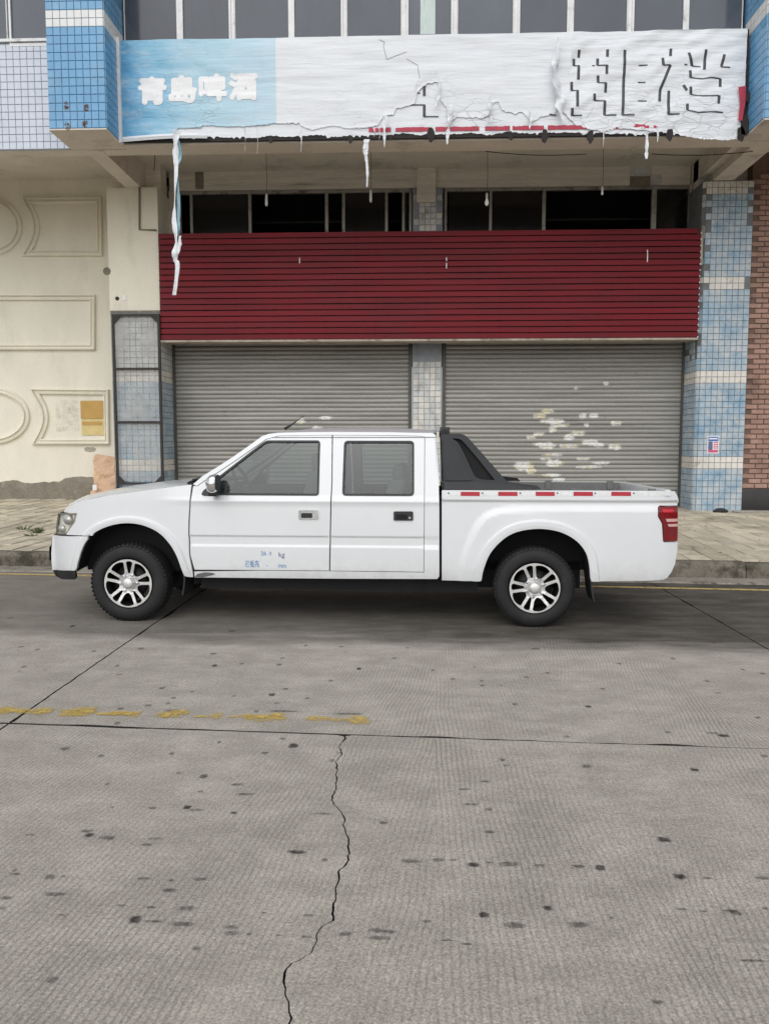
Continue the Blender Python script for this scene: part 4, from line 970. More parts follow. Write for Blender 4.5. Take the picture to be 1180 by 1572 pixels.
# older layer beneath
v = []; f = []; nc, nr = 300, 8
for i in range(nc + 1):
    x = BX0 + .02 + (BX1 - .06 - BX0) * i / nc; zb = BZ0 + .03 + .035 * nz(x * 3, 8) + .02 * (random.random() - .5) - (.03 if random.random() < .07 else 0)
    if x > 2.6: zb -= .03
    for j in range(nr + 1):
        z = BZ1 - .05 + (zb - BZ1 + .05) * j / nr; v.append((x, YB - .011 - .004 * nz(x * 2, z * 6, 3), z))
f = [(i * (nr + 1) + j, i * (nr + 1) + j + 1, (i + 1) * (nr + 1) + j + 1, (i + 1) * (nr + 1) + j) for i in range(nc) for j in range(nr)]
mk('old_film', v, f, M['banner2'], ban, smooth=True)
panel_box('sign_board', BX0 - .01, BX1 + .04, YB + .0, YB + .05, BZ0 - .02, BZ1 - .01, 'bannerdark', ban)
# red printed stripe pieces along the bottom edge
for pa, pb in ((566, 600), (607, 660), (668, 735), (744, 782), (786, 834), (840, 900), (942, 995), (1002, 1026)):
    x0, x1 = U(pa, 207, YB).x, U(pb, 207, YB).x; n = 14; v = []
    for k in range(n + 1):
        x = x0 + (x1 - x0) * k / n; zc = U(590 + x * 95, 206.5 - (x) * .3, YB).z + .004 * nz(x * 4, 2)
        zc = 6.385 - .006 * x * .2; hw = .028 + .010 * nz(x * 6, 1); v += [(x, YB - .022, zc - hw), (x, YB - .022, zc + hw + .01 * random.random())]
    mk('red_stripe', v, [(2 * k, 2 * k + 2, 2 * k + 3, 2 * k + 1) for k in range(n)], M['bannerred'], ban)
mb = MB()                                           # charred gaps in the old layer
for px, py, s in ((661, 208, .10), (783, 210, .06), (835, 210, .09), (905, 211, .09), (1026, 208, .09), (416, 216, .05), (538, 215, .06), (600, 212, .04), (1142, 195, .13), (1146, 150, .07), (1135, 207, .10)):
    c = U(px, py, YB); ragged2 = [(c.x + s * .5 * (1 + .4 * random.random()) * math.cos(2 * math.pi * k / 14), YB - .050, c.z + s * .9 * (1 + .5 * random.random()) * math.sin(2 * math.pi * k / 14)) for k in range(14)]
    mb.add(ragged2, [tuple(range(14))])
tag(mb.build('torn_gap', M['bannerdark'], ban), kind='stuff')
mk('red_stripe', [(U(x, y, YB).x, YB - .065, U(x, y, YB).z) for x, y in ((1130, 136), (1142, 134), (1141, 160), (1136, 188), (1130, 186), (1133, 160))], [(0, 5, 4, 3, 2, 1)], M['bannerred'], ban)
# white edge frame left, bottom strip
MB().box(-4.594, -4.545, YB - .075, YB + .02, BZ0 - .05, BZ1 + .02).build('edge_trim', M['alu'], ban)
v = []; f = []
for i, x in enumerate(np.linspace(-4.54, -3.2, 30)):
    zc = 6.285 + .045 * math.sin((x + 4.54) / 1.34 * 2.2); v += [(x, YB - .06, zc - .04), (x, YB - .075, zc), (x, YB - .06, zc + .035)]
    if i: f += [(3 * i - 3, 3 * i, 3 * i + 1, 3 * i - 2), (3 * i - 2, 3 * i + 1, 3 * i + 2, 3 * i - 1)]
mk('loose_hem', v, f, M['banner2'], ban)
# ghost strokes of removed characters; each stroke its own strip following the film
def stroke(pts, w, ox, mat='ink', name='stroke', off=.004):
    P = [U(ox + x / 2.95, y / 2.95, YB - .05) for x, y in pts]; P = [(p.x, p.z) for p in P]
    P = resample(P, .03, closed=False); v = []
    for i, p in enumerate(P):
        a = Vector(P[min(i + 1, len(P) - 1)]) - Vector(P[max(i - 1, 0)]); n = Vector((-a.y, a.x)).normalized() * w / 2
        for s in (-1, 1):
            x, z = p[0] + n.x * s, p[1] + n.y * s; v.append((x, wr_(x, z) - off, z))
    mk(name, v, [(2 * i, 2 * i + 1, 2 * i + 3, 2 * i + 2) for i in range(len(P) - 1)], M[mat], ban)
TK = .042; TN = .012
thick = [[(322,222),(320,255)],[(298,260),(298,292)],[(320,292),(318,356)],[(288,365),(288,405)],[(315,402),(313,480)],[(290,487),(290,520)],[(450,220),(449,254)],[(406,260),(404,293)],[(447,293),(446,332)],[(407,338),(408,370)],[(443,370),(442,414)],[(391,420),(391,452)],[(438,452),(437,517)],[(529,222),(519,517)],[(738,215),(735,250)],[(700,258),(702,293)],[(735,291),(690,400),(686,455)],[(729,405),(725,515)],[(818,235),(835,293)],[(897,220),(888,312)],[(980,242),(965,300)],[(826,313),(826,347)],[(963,352),(962,388)],[(795,380),(810,405)],[(827,388),(828,424)],[(957,428),(954,465)],[(811,467),(810,497)]]
thin = [[(298,292),(325,292)],[(288,405),(308,405)],[(290,519),(335,518)],[(404,293),(450,293)],[(408,370),(445,370)],[(391,452),(440,452)],[(437,517),(490,517)],[(519,517),(572,517)],[(592,292),(632,290)],[(588,369),(622,369)],[(588,453),(628,453)],[(702,293),(735,291)],[(725,515),(775,514)],[(835,293),(872,298)],[(965,300),(1005,302)],[(826,347),(880,354),(920,348),(965,352)],[(828,424),(880,430),(955,428)],[(810,497),(860,508),(920,503),(975,505)],[(188,512),(218,518)],[(380,293),(392,294)],[(798,288),(812,290)]]
for s in thick: stroke(s, TK, 780)
for s in thin: stroke(s, TN * 1.5, 780)
def stroke2(pts, w): 
    P = [U(390 + x / 2.95, y / 2.95, YB - .020) for x, y in pts]; a, b_ = P[0], P[-1]
    vert = abs(a.z - b_.z) > abs(a.x - b_.x); d = Vector((w / 2, 0, 0)) if vert else Vector((0, 0, w / 2))
    mk('stroke', [a - d, b_ - d, b_ + d, a + d], [(0, 1, 2, 3)], M['ink'], ban)
for s, w in (([(770,380),(770,432)], TK), ([(680,473),(775,473)], TN * 1.4), ([(770,475),(770,525)], TK), ([(765,526),(835,526)], TN * 1.4), ([(730,420),(752,420)], TN)): stroke2(s, w)
# cracks in the film (dark hairlines where it has split)
for s in ([(565,175),(590,185),(585,205),(592,235),(600,265)], [(600,265),(640,250),(690,232)], [(690,262),(720,280),(740,290),(745,330),(750,350)]):
    stroke(s, .0055, 390, name='split')
# fat outlined characters on the blue part
def glyph(ch, px0, px1, py0, py1, i):
    c = D.curves.new('glyph', 'FONT'); c.body = ch; c.resolution_u = 3
    o = D.objects.new('glyph', c); COL.objects.link(o); bpy.context.view_layer.update()
    me = D.meshes.new_from_object(o.evaluated_get(bpy.context.evaluated_depsgraph_get())); me.calc_loop_triangles()
    A_ = np.array([tuple(q.co) for q in me.vertices])[:, :2]; tr = [tuple(t.vertices) for t in me.loop_triangles]
    D.objects.remove(o); D.curves.remove(c)
    mn, mx = A_.min(0), A_.max(0); a, b_ = U(px0, py1, YB - .05), U(px1, py0, YB - .05)
    cs = .0065; rad = .030; Wm, Hm = b_.x - a.x - 2 * rad, b_.z - a.z - 2 * rad
    Q = (A_ - mn) / (mx - mn) * np.array([Wm, Hm]) + rad
    nx_, ny_ = int((b_.x - a.x) / cs) + 1, int((b_.z - a.z) / cs) + 1
    gx, gy = np.meshgrid((np.arange(nx_) + .5) * cs, (np.arange(ny_) + .5) * cs, indexing='ij'); mask = np.zeros((nx_, ny_), bool)
    for t in tr:
        p, q, r = Q[t[0]], Q[t[1]], Q[t[2]]
        d1 = (gx - p[0]) * (q[1] - p[1]) - (gy - p[1]) * (q[0] - p[0]); d2 = (gx - q[0]) * (r[1] - q[1]) - (gy - q[1]) * (r[0] - q[0]); d3 = (gx - r[0]) * (p[1] - r[1]) - (gy - r[1]) * (p[0] - r[0])
        mask |= ((d1 >= 0) & (d2 >= 0) & (d3 >= 0)) | ((d1 <= 0) & (d2 <= 0) & (d3 <= 0))
    k = int(rad / cs); big = np.zeros_like(mask)
    for dx in range(-k, k + 1):
        for dy in range(-k, k + 1):
            if dx * dx + dy * dy <= k * k:
                x0_, x1_ = max(dx, 0), nx_ + min(dx, 0); y0_, y1_ = max(dy, 0), ny_ + min(dy, 0)
                big[x0_:x1_, y0_:y1_] |= mask[x0_ - dx:x1_ - dx, y0_ - dy:y1_ - dy]
    idx = {}; v = []; f = []
    def vi(p, q):
        if (p, q) not in idx: x, z = a.x + p * cs, a.z + q * cs; idx[(p, q)] = len(v); v.append((x, wr_(x, z) - .006, z))
        return idx[(p, q)]
    for p, q in zip(*np.nonzero(big)): f.append((vi(p, q), vi(p + 1, q), vi(p + 1, q + 1), vi(p, q + 1)))
    mk('character', v, f, M['letter'], ban, smooth=True)
for i, (ch, x0, x1, y0, y1) in enumerate((('青', 211, 255, 115, 161), ('島', 258, 302, 113, 158), ('啤', 304, 348, 110, 156), ('酒', 350, 395, 109, 154))): glyph(ch, x0, x1, y0, y1, i)
# peeled flap
def ribbon(pts, wid, mat, name, parent, seed=0.0, twist=1.0, Y=YB - .09, ragged_=.25, hem=True):
    """torn strip hanging along a measured centre line"""
    C0 = smoothpoly(pts, k=5); v = []; n = len(C0); mw = 4
    ws = np.interp(np.linspace(0, 1, n), np.linspace(0, 1, len(wid)), wid)
    for i, (x, y) in enumerate(C0):
        p = U(x, y, Y); w = ws[i] * .72 / F * Y * (1 + 2.2 * ragged_ * nz(i * .8, seed)); a = twist * nz(i * .22, seed, 2) * 2.6
        for k in range(mw + 1):
            s = k / mw - .5; v.append((p.x + s * w * math.cos(a) + .004 * nz(i * .9, k * 2, seed), Y - .02 + s * w * math.sin(a) + .02 * nz(i * .3, k * .9, seed + 3), p.z + .01 * nz(i, k * 3.3, seed)))
    f = [(i * (mw + 1) + k, (i + 1) * (mw + 1) + k, (i + 1) * (mw + 1) + k + 1, i * (mw + 1) + k + 1) for i in range(n - 1) for k in range(mw)]
    return mk(name, v, f, M[mat], parent, smooth=True)
ribbon([(857, 58), (853, 85), (851, 110), (855, 135), (863, 155)], [3, 14, 20, 24, 14], 'banner2', 'peeled_flap', ban, 3.3, .9, YB - .11, .1)
ribbon([(862, 150), (858, 165), (864, 185)], [20, 18, 4], 'banner2', 'peeled_flap', ban, 5.1, .9, YB - .10)
ribbon([(676, 128), (672, 150), (668, 163)], [3, 8, 4], 'banner2', 'peeled_flap', ban, 7.1, .8)
ribbon([(690, 162), (690, 185), (687, 205), (686, 222)], [16, 10, 7, 3], 'banner2', 'peeled_flap', ban, 8.1, .8)
ribbon([(591, 178), (590, 200), (590, 226)], [12, 6, 2], 'banner2', 'peeled_flap', ban, 9.4, .8)
ribbon([(752, 158), (754, 172), (753, 188)], [10, 8, 3], 'banner2', 'peeled_flap', ban, 2.4, .8)
ribbon([(812, 172), (814, 185), (812, 198)], [12, 8, 3], 'banner2', 'peeled_flap', ban, 6.4, .8)
for px, y1, w in ((395, 236, 1.6), (376, 234, 1.6), (462, 233, 3.5), (574, 210, 4), (582, 215, 2), (925, 226, 2.5), (1008, 218, 5)):
    ribbon([(px, 196), (px + 1, (196 + y1) / 2), (px, y1)], [w * .9, w * .6, w * .2], 'banner2', 'hanging_shred', ban, px * .1, .4)
ribbon([(271, 200), (270, 230), (271, 262), (269, 300), (268, 340), (271, 370), (269, 395), (273, 410), (268, 453)], [14, 18, 8, 7, 8, 14, 12, 8, 7], 'banner2', 'hanging_strip', ban, 1.7, .7)
ribbon([(274, 215), (277, 235), (273, 262), (274, 290), (275, 320), (274, 362)], [4, 8, 4, 6, 7, 5], 'stripblue', 'hanging_strip', ban, 4.2, .5, YB - .075)
ribbon([(277, 362), (276, 375), (274, 390)], [7, 8, 3], 'banner2', 'hanging_strip', ban, 12.2, .5, YB - .10)
ribbon([(563, 214), (561, 232), (563, 250), (564, 268), (563, 287)], [12, 10, 5, 6, 3], 'banner2', 'hanging_strip', ban, 2.9, .7)
ribbon([(992, 202), (992, 222), (991, 244)], [5, 7, 6], 'banner2', 'hanging_strip', ban, 6.9, .6)

# ================================================================ TRUCK
TA, TB = G(197, 955), G(820, 964.5); TRZ = math.atan2(TB.y - TA.y, TB.x - TA.x); WB = (TB - TA).length; WD = 1.72
truck = empty('pickup_truck', tuple(TA), 'white crew-cab pickup truck with black sports bar parked side-on along the kerb', 'pickup truck', rz=TRZ)
RI = Matrix.Rotation(-TRZ, 3, 'Z')
def T(px, py, v=0.0):          # photo point -> (u, w) on the truck's upright plane at depth v
    o = RI @ (CPOS - TA); d = RI @ ray(px, py); t = (v - o.y) / d.y; p = o + d * t; return p.x, p.z
def ss(a, b, x): t = np.clip((x - a) / (b - a), 0, 1); return t * t * (3 - 2 * t)
WBELT = T(400, 764)[1]; UF = T(78, 850)[0]; UCAB0 = T(292, 800)[0]; UCAB1 = T(674, 800)[0]; UBED0 = T(677, 800)[0]; UEND = T(1041, 800)[0]
archF = [T(*p) for p in smoothpoly([(113, 880), (115, 872), (118.4, 861), (128.3, 836.7), (143.7, 819), (165.7, 808), (192, 803), (218.6, 806), (243, 817), (260.4, 834.5), (271.5, 854), (280, 878.6), (284, 888)], k=4)]
archR = [T(*p) for p in smoothpoly([(739, 893), (742, 874.5), (752.6, 849), (772, 828), (793.6, 816.4), (824.8, 811.7), (856, 815.6), (881, 827.7), (897, 845), (903.7, 864.8), (906.6, 893)], k=4)]
blist = [T(*p) for p in smoothpoly([(704, 905), (710, 862), (724, 824), (740, 798), (762, 786), (800, 782), (900, 781), (1060, 780)], k=5)]
wl1, wl2, wl3 = T(450, 824)[1], T(450, 835)[1], T(450, 838)[1]
wrail = T(850, 770)[1]
def vside(P):                  # depth of the body side behind its widest plane
    u, w = P[:, 0], P[:, 1]
    v = .014 * ((w - .80) / .45) ** 2 + .02 * np.clip((.50 - w) / .15, 0, 1.5) ** 2
    cab = ss(UCAB0 - .35, UCAB0 + .1, u) * (u < UBED0 - .005)
    lean = np.clip(w - WBELT + .02, 0, 9); v = v + cab * (lean * .20 - .010 * np.exp(-((w - WBELT + .03) / .02) ** 2))
    rib = ss(wl1 - .008, wl1 + .004, w) - ss(wl1 + .012, wl1 + .022, w)
    strip = (ss(wl3 - .006, wl3 + .002, w) * (1 - ss(wl1 - .002, wl1 + .006, w)))
    v = v + (u > UCAB0 - .03) * (u < UBED0 - .005) * (.009 * strip + .0 * rib)
    dF = segdist(P, archF, False); dR = segdist(P, archR, False)
    for d, r0, r1 in ((dF, .048, .060), (dR, .062, .074)):
        v = v - .018 * (1 - ss(r0, r1, d)) + .010 * (1 - ss(0, .012, d))
    fr_ = np.clip((UF + .42 - u) / .42, 0, 1.2); v = v + .15 * fr_ ** 2.3
    bed = u > UBED0 - .005
    inside = inpoly(P, blist + [(UEND + .5, .2), (blist[0][0], .2)]); sd = segdist(P, blist, False) * np.where(inside, 1, -1)
    v = v + bed * (.020 * (1 - ss(wrail - .01, wrail + .014, w)) - .020 * ss(-.035, .03, sd))
    rr = np.clip((u - UEND + .30) / .30, 0, 1.1); v = v + bed * .05 * rr ** 2.5
    return v
def V1(u, w): return float(vside(np.array([[u, w]]))[0])
def T2(px, py, it=5):
    v = 0.0
    for _ in range(it): u, w = T(px, py, v); v = .5 * v + .5 * V1(u, w)
    return T(px, py, v)
def TP(pts): return [T2(*p) for p in pts]
def skin(name, outline, holes=(), mat='paint', step=.03, off=0.0, lip=.03, extra=(), smooth=True, far=True, parent=None, both=True, label=None):
    V, TT, outs = cdt(outline, holes, step, extra)
    vv = vside(V) + off
    res = []
    for side in ((0, 1) if far else (0,)):
        y = vv if side == 0 else WD - vv; s = 1 if side == 0 else -1
        v = [(V[i, 0], y[i], V[i, 1]) for i in range(len(V))]; f = [tuple(t) if side == 0 else tuple(t[::-1]) for t in TT]
        if lip:
            for o in outs:
                n = len(v); k = len(o); b = vside(np.array(o)) + off; yb = b if side == 0 else WD - b
                v += [(p[0], yb[i], p[1]) for i, p in enumerate(o)] + [(p[0], yb[i] + s * lip, p[1]) for i, p in enumerate(o)]
                q = [(n + i, n + k + i, n + k + (i + 1) % k, n + (i + 1) % k) for i in range(k)]; f += q if side == 0 else [t[::-1] for t in q]
        o = mk(name, v, f, M[mat], parent[side] if parent else truck, smooth=smooth, local=True)
        if step < .08:
            h = .003; gu = (vside(V + np.array([h, 0])) - vside(V - np.array([h, 0]))) / (2 * h); gw = (vside(V + np.array([0, h])) - vside(V - np.array([0, h]))) / (2 * h)
            N = np.stack([gu, -np.ones(len(V)), gw], 1); N /= np.linalg.norm(N, axis=1)[:, None]; N[:, 1] *= s
            o.data.normals_split_custom_set_from_vertices([tuple(n_) for n_ in N] + [(0, 0, 0)] * (len(v) - len(V)))
        res.append(o)
    return res
def ring(poly, ds):
    P = np.array(poly); out = []
    c = P.mean(0)
    for d in ds:
        for i in range(1, len(P) - 1):
            t = P[i + 1] - P[i - 1]; n = np.array([-t[1], t[0]]); n /= np.linalg.norm(n)
            out.append(tuple(P[i] + n * d))
    return out
def rows(ws, u0, u1, step=.04): return [(u, w) for w in ws for u in np.arange(u0, u1, step)]
# --- outlines
doorF_front = [(295.5, 745), (291.8, 770), (290.2, 800), (290, 821), (291.5, 852), (297.5, 875)]
fender = TP([(98, 786.5), (104, 779), (117, 771), (126, 768.5), (170, 760), (236, 751), (293.5, 744)]) + TP([(290.6, 770), (289, 800), (288.8, 821), (290.2, 852), (294, 872), (296.5, 886)])
# arch part of the fender outline runs from the sill forward to the bumper seam
aF = archF[::-1]; cutw = T(140, 822.5)[1]
fen_arch = [p for i, p in enumerate(aF) if i > 1 and (p[0] > archF[len(archF) // 2][0] or p[1] > cutw + .004)]
fender = fender + fen_arch + [(fen_arch[-1][0] - .004, cutw + .003)] + TP([(101, 821), (115, 802), (118, 788)])
AF2 = resample(archF, .018, False); AR2 = resample(archR, .018, False)
arF_rings = ring(AF2, (.012, .030, .044, .048, .051, .054, .057, .060, .066, .085)); arR_rings = ring(AR2, (.012, .036, .058, .062, .065, .068, .071, .074, .080, .10))
skin('front_fender', fender, mat='paint', step=.028, extra=arF_rings)
bump_arch = [p for p in archF if p[0] < archF[len(archF) // 2][0] and p[1] < cutw - .004 and p[1] > T(115, 876)[1]]
bumper = TP([(79, 822.5)]) + [(p[0], p[1]) for p in [(bump_arch[-1][0] + .006, cutw - .002)]] + bump_arch[::-1] + TP([(114.5, 876), (79, 876), (77.5, 850)])
bp = skin('front_bumper', bumper, step=.02, extra=arF_rings)
lipo = TP([(79.5, 877), (114.5, 877), (116, 886), (113, 890), (92, 890), (83, 885)])
lp = skin('bumper_lip', lipo, mat='blackpl', step=.02, off=.004)
# bumper and nose closing surfaces across the front
def loft(near, name, mat, bulge, crown=0.0, n=24, smooth=True, pw=2.0, parent=None, lift=None):
    """surface from the near edge points (u, v, w) across to their mirror images"""
    v = []; k = len(near)
    for (u, y, w) in near:
        for i in range(n + 1):
            s = i / n; e = 1 - abs(2 * s - 1) ** pw; b = bulge(u, w) if callable(bulge) else bulge; c = crown(u, w) if callable(crown) else crown
            v.append((u - b * e, y + (WD - 2 * y) * s, w + c * e))
    f = [(j * (n + 1) + i, j * (n + 1) + i + 1, (j + 1) * (n + 1) + i + 1, (j + 1) * (n + 1) + i) for j in range(k - 1) for i in range(n)]
    return fixn(mk(name, v, f, M[mat], parent or truck, smooth=smooth, local=True))
def edge3(pts, off=0.0): return [(u, V1(u, w) + off, w) for u, w in pts]
loft(edge3(TP([(79.5, 822.5), (77.5, 836), (77.5, 850), (78, 864), (79, 876)])), 'bumper_face', 'paint', .13, parent=None)
loft(edge3(TP([(79.5, 877), (83, 885), (92, 890)]), .004), 'bumper_valance', 'blackpl', .13)
gp = edge3(TP([(79, 837), (78, 840), (78, 860), (79, 863)]))
loft([(u - d, y + .012, w) for (u, y, w), d in zip(gp, (.0, .028, .028, .0))], 'bumper_guard', 'blackpl', .13)
loft(edge3(TP([(98, 786.5), (88, 788), (85, 805), (84, 821.5)])), 'grille', 'satin', .11)
hl = TP([(88, 787.5), (117, 788), (114.5, 801), (100.5, 820.5), (84.5, 820.5), (85.5, 803)])
hls = skin('headlight', roundpoly(hl, .012), mat='lens', step=.025, off=.0)
skin('headlight_bowl', roundpoly(hl, .012), mat='reflector', step=.03, off=.03, lip=0, parent=hls)
hle = hl + []; inner = [tuple(np.array(p) * .88 + np.array(hl).mean(0) * .12) for p in hl]
skin('headlight_rim', roundpoly(hl, .012), [roundpoly(inner, .01)], mat='lamprim', step=.02, off=.006, lip=0, parent=hls)
for s in (0, 1):
    for px, py, r in ((104, 798, .045), (94, 812, .035)):
        u, w = T2(px, py); y = V1(u, w) + .018; y = y if s == 0 else WD - y
        MB().lathe([(r, -.012), (r * .9, 0), (r * .3, .012)] if s == 0 else [(r * .3, -.012), (r * .9, 0), (r, .012)], (u, y, w), 18, 'y').build('lamp_bulb', M['alloy'], hls[s], smooth=True, local=True)
# --- hood
top = TP([(98, 786.5), (104, 779), (117, 771), (126, 768.5), (170, 760), (236, 751), (290, 744.5)])
top = smoothpoly(top, k=4)
def hcrown(u, w): t = (u - top[0][0]) / (top[-1][0] - top[0][0]); return .012 + .042 * math.sin(math.pi * min(max(t * .85 + .12, 0), 1)) 
def hb(u, w): t = (u - top[0][0]) / (top[-1][0] - top[0][0]); return .11 * (1 - t) ** 3 + .12 * max(0, t - .8) / .2
loft(edge3(top), 'hood', 'hood', hb, hcrown, n=40, pw=4.0)
# --- cab side frame (pillars, roof rail, sill), doors
sil = [(296, 743.5), (310.5, 731), (334, 716.5), (358, 701), (382, 684), (402, 669.5), (412, 666), (426, 664.3), (470, 663.3), (510, 663), (600, 663.4), (664, 664.6), (668.5, 668)]
cab_out = TP(sil + [(671, 700), (673, 735), (674, 780), (674, 885), (671, 889), (520, 888.5), (400, 887.5), (299, 886.5), (298, 877.5)])
doorgap = TP([(400, 876.2), (505, 877), (600, 878.2), (650.8, 879), (651.6, 780), (652.2, 672), (648, 669.2), (600, 668), (500, 667.6), (428, 668.6), (408, 674), (385, 690), (360, 707.5), (336, 723.5), (313, 738), (302, 746)])
skin('cab_frame', cab_out + doorgap, mat='paint', step=.03, lip=.03)
winF = roundpoly(TP([(336, 731), (402, 680), (409, 675.8), (491.5, 675.8), (489.5, 761), (312, 760), (311, 756), (318, 748)]), .03)
winR = roundpoly(TP([(528, 676.3), (635.5, 676.5), (635.5, 761.5), (525, 761)]), .035)
rw = rows([wl1 - .012, wl1 - .002, wl1 + .002, wl1 + .006, wl1 + .016, wl3 - .016, wl3 - .006, wl3 - .002, wl3 + .002, wl3 + .012, WBELT - .055, WBELT - .04, WBELT - .03, WBELT - .02, WBELT - .01], UCAB0, UCAB1, .02)
dF_ = TP([(303, 746.5), (314, 738.8), (337, 724.2), (361, 708.2), (386, 690.8), (409, 674.6), (429, 669.2), (500, 668.2), (509.2, 668.2), (508.6, 740), (506.4, 800), (505, 876)] + [(400, 875.2), (298.6, 874.6)] + [(292.4, 852), (291, 821), (291.2, 800), (292.6, 770), (296.6, 746)])
dR_ = TP([(511, 668.2), (600, 668.7), (647.6, 669.8), (651.4, 672.2), (650.8, 780), (650, 878), (600, 877.2), (506.8, 876.2), (508.2, 800), (510.2, 740)])
doorsF = skin('front_door', dF_, [winF], mat='paint', step=.028, extra=rw)
doorsR = skin('rear_door', dR_, [winR], mat='paint', step=.028, extra=rw)
for ds, wn in ((doorsF, winF), (doorsR, winR)):
    inn = inset(resample(wn, .02), .017)
    skin('window_seal', wn, [inn], mat='blackpl', step=.03, off=-.004, lip=.03, parent=ds)
    skin('window_glass', inn, mat='carglass', step=.06, off=.012, lip=0, parent=ds)
    # inner trim of the door, below the glass
    a = np.array(wn); u0, u1 = a[:, 0].min() - .06, a[:, 0].max() + .06
    skin('door_trim', [(u0, .45), (u1, .45), (u1, a[:, 1].min() - .01), (u0, a[:, 1].min() - .01)], mat='dash', step=.1, off=.06, lip=0, parent=ds)
for ds, (x0, y0, x1, y1), chrome in ((doorsF, (458.5, 783, 488.5, 797), True), (doorsR, (604, 785, 634, 799), False)):
    out = roundpoly(TP([(x0, y0), (x1, y0), (x1, y1), (x0, y1)]), .014)
    hp = skin('handle', out, mat='chrome' if chrome else 'blackpl', step=.02, off=-.010, lip=.015, parent=ds)
    skin('handle_grip', roundpoly(TP([(x0 + 4, y0 + 4.5), (x1 - 9, y0 + 4.5), (x1 - 9, y1 - 2), (x0 + 4, y1 - 2)]), .01), mat='satin' if chrome else 'deep', step=.02, off=-.014, lip=.006, parent=ds)
    skin('lock', roundpoly(TP([(x1 - 7, y0 + 8), (x1 - 3.5, y0 + 8), (x1 - 3.5, y1 - 2.5), (x1 - 7, y1 - 2.5)]), .01), mat='chrome', step=.02, off=-.014, lip=.006, parent=ds)
# dented patch ahead of the sill
skin('sill_dent', TP([(299, 885.8), (303, 881), (315, 878.5), (326, 879.5), (331, 881.5), (322, 884), (312, 886.2)]), mat='bedgrey' if 'bedgrey' in M else 'liner', step=.02, off=-.002, lip=.002, far=False)
# door lettering
def lettering(txt, px, py, h, mat, name='lettering', sy=1.0):
    c = D.curves.new('t', 'FONT'); c.body = txt; o = D.objects.new('t', c); COL.objects.link(o); bpy.context.view_layer.update()
    me = D.meshes.new_from_object(o.evaluated_get(bpy.context.evaluated_depsgraph_get())); D.objects.remove(o); D.curves.remove(c)
    u0, w0 = T(px, py); k = h / 183
    P = np.array([(u0 + q.co.x * k, w0 + q.co.y * k * sy) for q in me.vertices]); y = vside(P) - .003
    mk(name, [(P[i, 0], y[i], P[i, 1]) for i in range(len(P))], [tuple(p.vertices) for p in me.polygons], M[mat], doorsF[0], local=True)
lettering('26', 400, 852.5, 9, 'doortext', 'lettering'); lettering('0', 412.5, 852.5, 8, 'doortext'); lettering('kg', 427, 855, 11, 'doortext2')
lettering('栏板高', 376, 870, 7.4, 'doortext', sy=1.65); lettering('、', 408, 869, 9, 'doortext'); lettering('mm', 426.5, 872, 8.6, 'doortext', sy=1.3)
# --- roof, windscreen, rear wall
rl = smoothpoly(TP(sil[5:]), k=3)
loft(edge3(rl), 'roof', 'paint', 0, lambda u, w: .045 * min(1, max(0, (u - rl[0][0]) / .35)), n=30, pw=2.6)
aw = TP([(297, 743.5), (310.5, 731), (334, 716.5), (358, 701), (382, 684), (402, 669.5)])
loft([(u + .012, y + .055, w - .006) for u, y, w in edge3(aw)], 'windscreen', 'carglass', lambda u, w: .16 - .10 * (w - aw[0][1]) / (aw[-1][1] - aw[0][1]), 0, n=26)
loft([(u + .006, y, w - .001) for u, y, w in edge3(aw)][:1] + [(aw[0][0] + .02, V1(*aw[0]) + .05, aw[0][1] - .03)], 'cowl', 'blackpl', .14, 0)
for y in (0, 1):       # inner return of the A pillars
    e = edge3(aw); v = []
    for u, yy, w in e: a, b_ = (yy, yy + .065); v += [(u, a if y == 0 else WD - a, w), (u + .012, b_ if y == 0 else WD - b_, w - .004)]
    fixn(mk('windscreen_pillar', v, [(2 * i, 2 * i + 1, 2 * i + 3, 2 * i + 2) for i in range(len(e) - 1)], M['paint'], truck, local=True))
MB().tube([(T(276, 743)[0], .25, T(276, 743)[1] + .005), (T(292, 741)[0], .30, T(292, 741)[1] + .03), (T(296, 741)[0], .9, T(296, 741)[1] + .03)], .008, 6).build('wiper', M['blackpl'], truck, local=True)
MB().tube([(T(280, 743)[0], .28, T(280, 742)[1] + .015), (T(297, 740)[0], .24, T(297, 740)[1] + .02)], .012, 6).build('wiper', M['blackpl'], truck, local=True)
# rear wall of the cab with window
ub = T2(673, 760)[0]; zr = T2(660, 665)[1]
hw = [(.32, 1.10), (WD - .32, 1.10), (WD - .36, 1.48), (.36, 1.48)]
V, TT, outs = cdt([(.02, .45), (WD - .02, .45), (WD - .02, WBELT), (WD - .12, zr), (.12, zr), (.02, WBELT)], [roundpoly(hw, .05)], .1)
cb = fixn(mk('cab_back', [(ub - .012 - .03 * max(0, (p[1] - WBELT)), p[0], p[1]) for p in V], [tuple(t) for t in TT], M['paint'], truck, smooth=True, local=True))
V, TT, outs = cdt(hw, [], .2); mk('rear_window', [(ub - .016 - .03 * max(0, (p[1] - WBELT)), p[0], p[1]) for p in V], [tuple(t) for t in TT], M['carglass'], cb, local=True)
